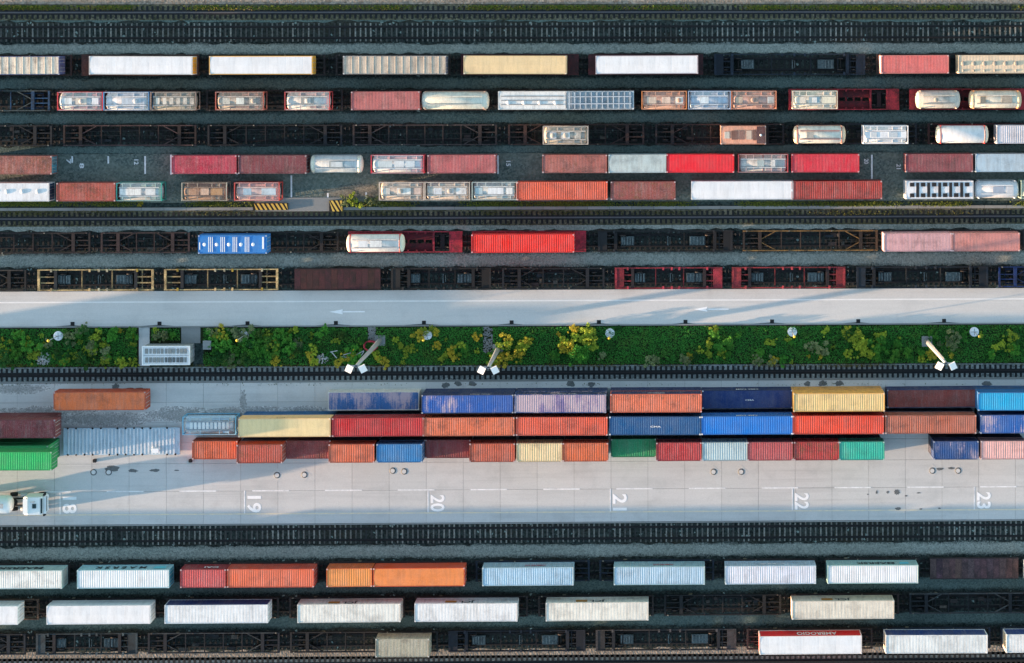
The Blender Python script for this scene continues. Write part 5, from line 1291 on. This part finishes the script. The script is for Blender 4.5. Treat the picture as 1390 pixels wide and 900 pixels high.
for k in range(46):
    x = random.choice([random.uniform(285, 830), random.uniform(285, 830), random.uniform(1040, 1390), random.uniform(0, 186)])
    bush(x, random.uniform(446, 492), random.choice('yll'), random.uniform(.25, .5))
ORD = 'first second third fourth fifth sixth seventh eighth ninth tenth eleventh twelfth thirteenth fourteenth fifteenth sixteenth seventeenth eighteenth nineteenth twentieth'.split()
SEG = [(-200, 130, 'left of the second drain'), (130, 205, 'between second drain and hut'), (205, 330, 'between hut and third drain'), (330, 420, 'between third drain and right rubble heap'), (420, 515, 'around the coiled red hose'), (515, 600, 'around the third marker post'), (600, 676, 'left of the slender mast'), (676, 740, 'right of the slender mast'),
       (740, 828, 'left of the fourth marker post'), (828, 930, 'between fourth marker post and eighth drain'), (930, 1000, 'right of the eighth drain'), (1000, 1075, 'left of the fifth marker post'), (1075, 1165, 'between fifth marker post and tenth drain'), (1165, 1258, 'left of the pale mast'), (1258, 1322, 'between pale mast and sixth marker post'), (1322, 1600, 'right of the sixth marker post')]
CN = {'y': 'yellow leaved', 'l': 'lime', 'g': 'bright green', 'd': 'dark green', 'o': 'greyish olive'}
for (a_, b_, w_) in SEG:
    Xa, Xb = px(a_, 470, .5)[0], px(b_, 470, .5)[0]
    for k in 'ylgdo':
        g_ = sorted([q for q in BUSHES if q[0] == k and Xa <= q[1] < Xb], key=lambda q: q[1])
        for i, q in enumerate(g_):
            q[2]['label'] = (f'{ORD[i]} {CN[k]} bush from left, {w_}' if len(g_) > 1 else f'only {CN[k]} bush {w_} in the planted strip')
# weeds along the crane rails and the duct
def weeds(ys, n, col, size, gap=()):
    P = []
    while len(P) < n:
        x = random.uniform(-15, 1405)
        if any(a < x < b for a, b in gap): continue
        if math.sin(x * .05) + math.sin(x * .017 + 1) + random.uniform(-1.2, 1.2) < -.1: continue
        X, Y = px(x, random.uniform(*ys), .1); P.append((X, Y, .1 + random.uniform(0, .22), random.uniform(.5, 1.3)))
    o = add('weeds', leaf_cloud(P, size), LEAF, col=col); o['kind'] = 'stuff'; return o
weeds((7, 13), 5200, (.10, .14, .015), .12); weeds((9, 14), 2600, (.16, .12, .02), .10); weeds((273.5, 280), 8500, (.13, .16, .025), .11, gap=((345, 450),)); weeds((286, 292), 2000, (.08, .08, .015), .09, gap=((345, 470),))
weeds((494, 498), 2200, (.13, .10, .02), .09)
weeds((520, 523), 260, (.08, .12, .03), .09)
for (x, y, s, k) in ((470, 272.5, .9, 'o'), (480, 273, 1.0, 'l'), (500, 272, .9, 'o'), (512, 275, .7, 'o'), (190, 276, .5, 'y')):
    p = px(x, y, .4); c, lab, grp = KINDB[k]
    t = thing('bush', f'small {dict(o="olive", l="lime", y="yellow")[k]} bush at the duct {dict([(470, "touching the short hazard block"), (480, "second from the short hazard block"), (500, "third from the short hazard block"), (512, "at the corner of the beige tank"), (190, "below the teal framed tank")])[x]}', 'bush', (p[0], p[1], .03), 'bushes along the duct')
    t.scale = (s, s, s); add('foliage', BUSH[int(x) % 8], LEAF, t, col=tuple(.7 * q for q in c)); add('stem', STEM, BARK, t)

# hut, path and pads in the strip
a, b = px(188.5, 497, .1), px(203, 443, .1); struct('footpath', MB().box(a[0], b[0], a[1], b[1], -.2, .10).mesh('fp'), YARD)
a, b = px(246, 466, .08), px(272, 443.5, .08); struct('gravel_pad', MB().box(a[0], b[0], a[1], b[1], -.2, .08).mesh('gp'), OLDCON)
a, b = px(262, 497, .07), px(276, 466.2, .07); struct('gravel_pad', MB().box(a[0], b[0], a[1], b[1], -.2, .07).mesh('gp'), EARTH)
hx0, hy0 = px(193, 495.5, 3.1); hx1, hy1 = px(258, 469.5, 3.1)
hut = thing('equipment_hut', 'white flat roofed hut with grey roof units in the planted strip', 'hut', ((hx0 + hx1) / 2, (hy0 + hy1) / 2, .05)); hw, hh = hx1 - hx0, hy1 - hy0
add('wall', MB().box(-hw/2 + .1, hw/2 - .1, -hh/2 + .1, hh/2 - .1, 0, 2.9).mesh('wall'), OLDCON, hut)
add('roof', MB().box(-hw/2, hw/2, -hh/2, hh/2, 2.9, 3.05).mesh('roof'), WHITEP, hut)
for s in (-1, 1):
    add('parapet', MB().box(-hw/2, hw/2, *sorted((s * hh/2, s * (hh/2 - .12))), 3.05, 3.2).mesh('par'), WHITEP, hut)
    add('parapet', MB().box(*sorted((s * hw/2, s * (hw/2 - .12))), -hh/2 + .12, hh/2 - .12, 3.05, 3.2).mesh('par'), WHITEP, hut)
add('roof_seam', MB().box(-hw/2 + .2, hw/2 - .2, -.04, .04, 3.05, 3.1).mesh('seam'), GALV, hut)
for s in (-1, 1):
    for k in range(11):
        w_ = random.uniform(.14, .24)
        add('roof_unit', MB().box(-w_, w_, -.33, .33, 3.05, random.uniform(3.1, 3.2)).mesh('unit'), OLDCON if (s > 0 or k < 5 or k > 9) else STAIN, hut, loc=(-hw/2 + .6 + k * (hw - 1.2) / 10, s * hh * .23, 0))
add('door', MB().box(hw/2 - .1, hw/2 - .06, -.5, .5, .05, 2.1).mesh('door'), GALV, hut)
p = px(281, 468.5, .9); cb = thing('cabinet', 'small grey green cabinet right of the white hut', 'cabinet', (p[0], p[1], .05))
add('housing', MB().box(-.5, .5, -.55, .55, 0, .85).mesh('hs'), GALV, cb); add('lid', MB().box(-.55, .55, -.6, .6, .85, .92).mesh('ld'), OLDCON, cb); add('door', MB().box(-.45, .45, -.56, -.551, .1, .8).mesh('dr'), STAIN, cb)

# marker lamps: round concrete base and a thin post with a yellow head
for i, (bx0, by0, tx, ty) in enumerate(((79, 456, 60, 465), (331, 455.5, 314, 462), (580, 455, 570, 461), (828, 452.3, 824.5, 457.5), (1075.5, 450.5, 1078, 460), (1322.5, 450.5, 1328.5, 458))):
    p = px(bx0, by0, .3)
    o_ = ('first', 'second', 'third', 'fourth', 'fifth', 'sixth')[i]
    t = thing('marker_post', f'{o_} round white base with yellow headed post from the left in the strip', 'marker post', (p[0], p[1], .05), 'marker posts in the strip')
    add('base', cached('mbase', lambda: MB().lathe([(.64, 0), (.64, .28), (.6, .32), (.1, .33)], 'z', 24).mesh('mb')), WHITEP, t)
    for q in range(2): add('groove', cached('mgr', lambda: MB().box(-.45, .45, -.03, .03, .325, .34).mesh('mgr')), STAIN, t, rot=(0, 0, q * math.pi / 2))
    add('post', cached('mpost', lambda: MB().lathe([(.06, .3), (.045, 4.6)], 'z', 10).mesh('mp')), GALV, t)
    add('head', cached('mhead', lambda: MB().lathe([(.05, 4.6), (.15, 4.62), (.19, 4.8), (.12, 4.92), (.02, 4.95)], 'z', 14).mesh('mh')), YELP, t)
# floodlight masts
for i, (bx0, by0, tx, ty, lab) in enumerate(((516, 462, 479, 497, 'tall grey floodlight mast beside the coiled red hose'), (676, 474, 653, 499, 'slender floodlight mast beside the second stony footpath'), (1258, 463, 1289, 493.5, 'pale floodlight mast in the right part of the strip'))):
    p = px(bx0, by0, .1)
    # height from the lean of the mast in the picture
    hgt = 285 * (1 - (by0 - PPY) / (ty - PPY)) ; hgt = max(14, min(24, hgt))
    t = thing('floodlight_mast', lab, 'floodlight mast', (p[0], p[1], .05), 'floodlight masts')
    add('foundation', cached('mfound', lambda: MB().box(-.7, .7, -.7, .7, 0, .35).mesh('mf')), OLDCON, t)
    add('pole', MB().lathe([(.34, .35), (.18, hgt - .1)], 'z', 14).mesh('pole'), GALV if i else GALV, t)
    add('cross_arm', MB().box(-.95, .95, -.09, .09, hgt - .25, hgt - .1).mesh('arm'), GALV, t)
    add('ladder', MB().box(-.05, .05, .28, .34, .5, hgt * .9).mesh('ladder'), GALV, t)
    for s in (-1, 1):
        f = add('floodlight', cached('flood', lambda: MB().box(-.42, .42, -.5, .42, 0, .22).mesh('fl')), WHITEP, t, loc=(s * .82, -.25, hgt), rot=(.25, 0, s * .45))
        add('bracket', cached('flbr', lambda: MB().box(-.1, .1, -.3, .3, -.12, 0).mesh('br')), GALV, f)
# coiled hose, rubble heaps, stony footpaths
p = px(503.5, 469, .2); RED = mat_plain('red_hose', (.35, .03, .05), .5)
pts = [(p[0] + (.95 - .04 * (k % 7)) * math.cos(k * .35) * 1.05, p[1] + (.72 - .03 * (k % 5)) * math.sin(k * .35), .25 + .012 * k) for k in range(60)]
o = add('coiled_hose', MB().tube(pts, .07, 6).mesh('hose'), RED); o['label'] = 'coiled red hose beside the foot of the grey floodlight mast'; o['category'] = 'hose'
PALE_ST = mat_plain('pale_stone', (.50, .50, .47), .9, 0, .9, 1.2)
GREY_ST = mat_plain('grey_stone', (.24, .25, .24), .9, 0, .9, 3)
def rock(seed):
    random.seed(seed); bm = bmesh.new(); bmesh.ops.create_icosphere(bm, subdivisions=1, radius=1)
    for v in bm.verts: v.co *= random.uniform(.6, 1.2)
    m = bpy.data.meshes.new('rock'); bm.to_mesh(m); bm.free(); return m
ROCKS = [rock(s) for s in range(4)]; random.seed(5)
for (x, y, n, lab, sp) in ((58.5, 487, 60, 'white rubble heap below the first marker post', 1.0), (438, 487, 40, 'grey white rubble heap left of the floodlight mast', .8)):
    p = px(x, y, .1); t = thing('rubble_heap', lab, 'rubble', (p[0], p[1], .05))
    for k in range(n):
        r_ = random.uniform(.08, .26); d = sp * random.random() ** .6; a = random.uniform(0, 6.28)
        add('stone', ROCKS[k % 4], PALE_ST, t, loc=(d * math.cos(a), d * math.sin(a) * .85, .1 + (sp - d) * .5), scale=(r_, r_ * .8, r_ * .6), rot=(a, d, a))
for (x, y0, y1, w_, lab) in ((505, 444, 463, 1.0, ''), (662.5, 444, 479, 1.2, '')):
    mb = MB(); V = []
    for k in range(260):
        X, Y = px(x + random.uniform(-5, 5) * w_, random.uniform(y0, y1), .1); s = random.uniform(.04, .10)
        mb.box(X - s, X + s, Y - s * .7, Y + s * .7, .05, .08 + s * .5)
    o = add('stony_footpath', mb.mesh('stones'), GREY_ST); o['kind'] = 'stuff'
for (x0, y0, x1, y1, i) in ((464, 484, 476, 486, 0), (466, 482, 476, 479, 1), (483, 482, 494, 476, 2), (494, 477, 490, 483, 3), (448, 478, 458, 476, 4), (450, 478, 457, 486, 5)):
    a, b = px(x0, y0, .6), px(x1, y1, .6)
    o = add('loose_pole', MB().bar((a[0], a[1], .55), (b[0], b[1], .6), .1, .1).mesh('lp'), GALV)
    o['label'] = ('lower grey pole lying in the plants touching the mast lamps', 'upper grey pole forming a point left of the mast lamps', 'longest loose grey pole running up towards the red hose', 'short upright loose grey pole under the red hose', 'level grey pole right of the grey rubble heap', 'slanting grey pole right of the grey rubble heap')[i]; o['category'] = 'pole'; o['group'] = 'loose poles near the mast'
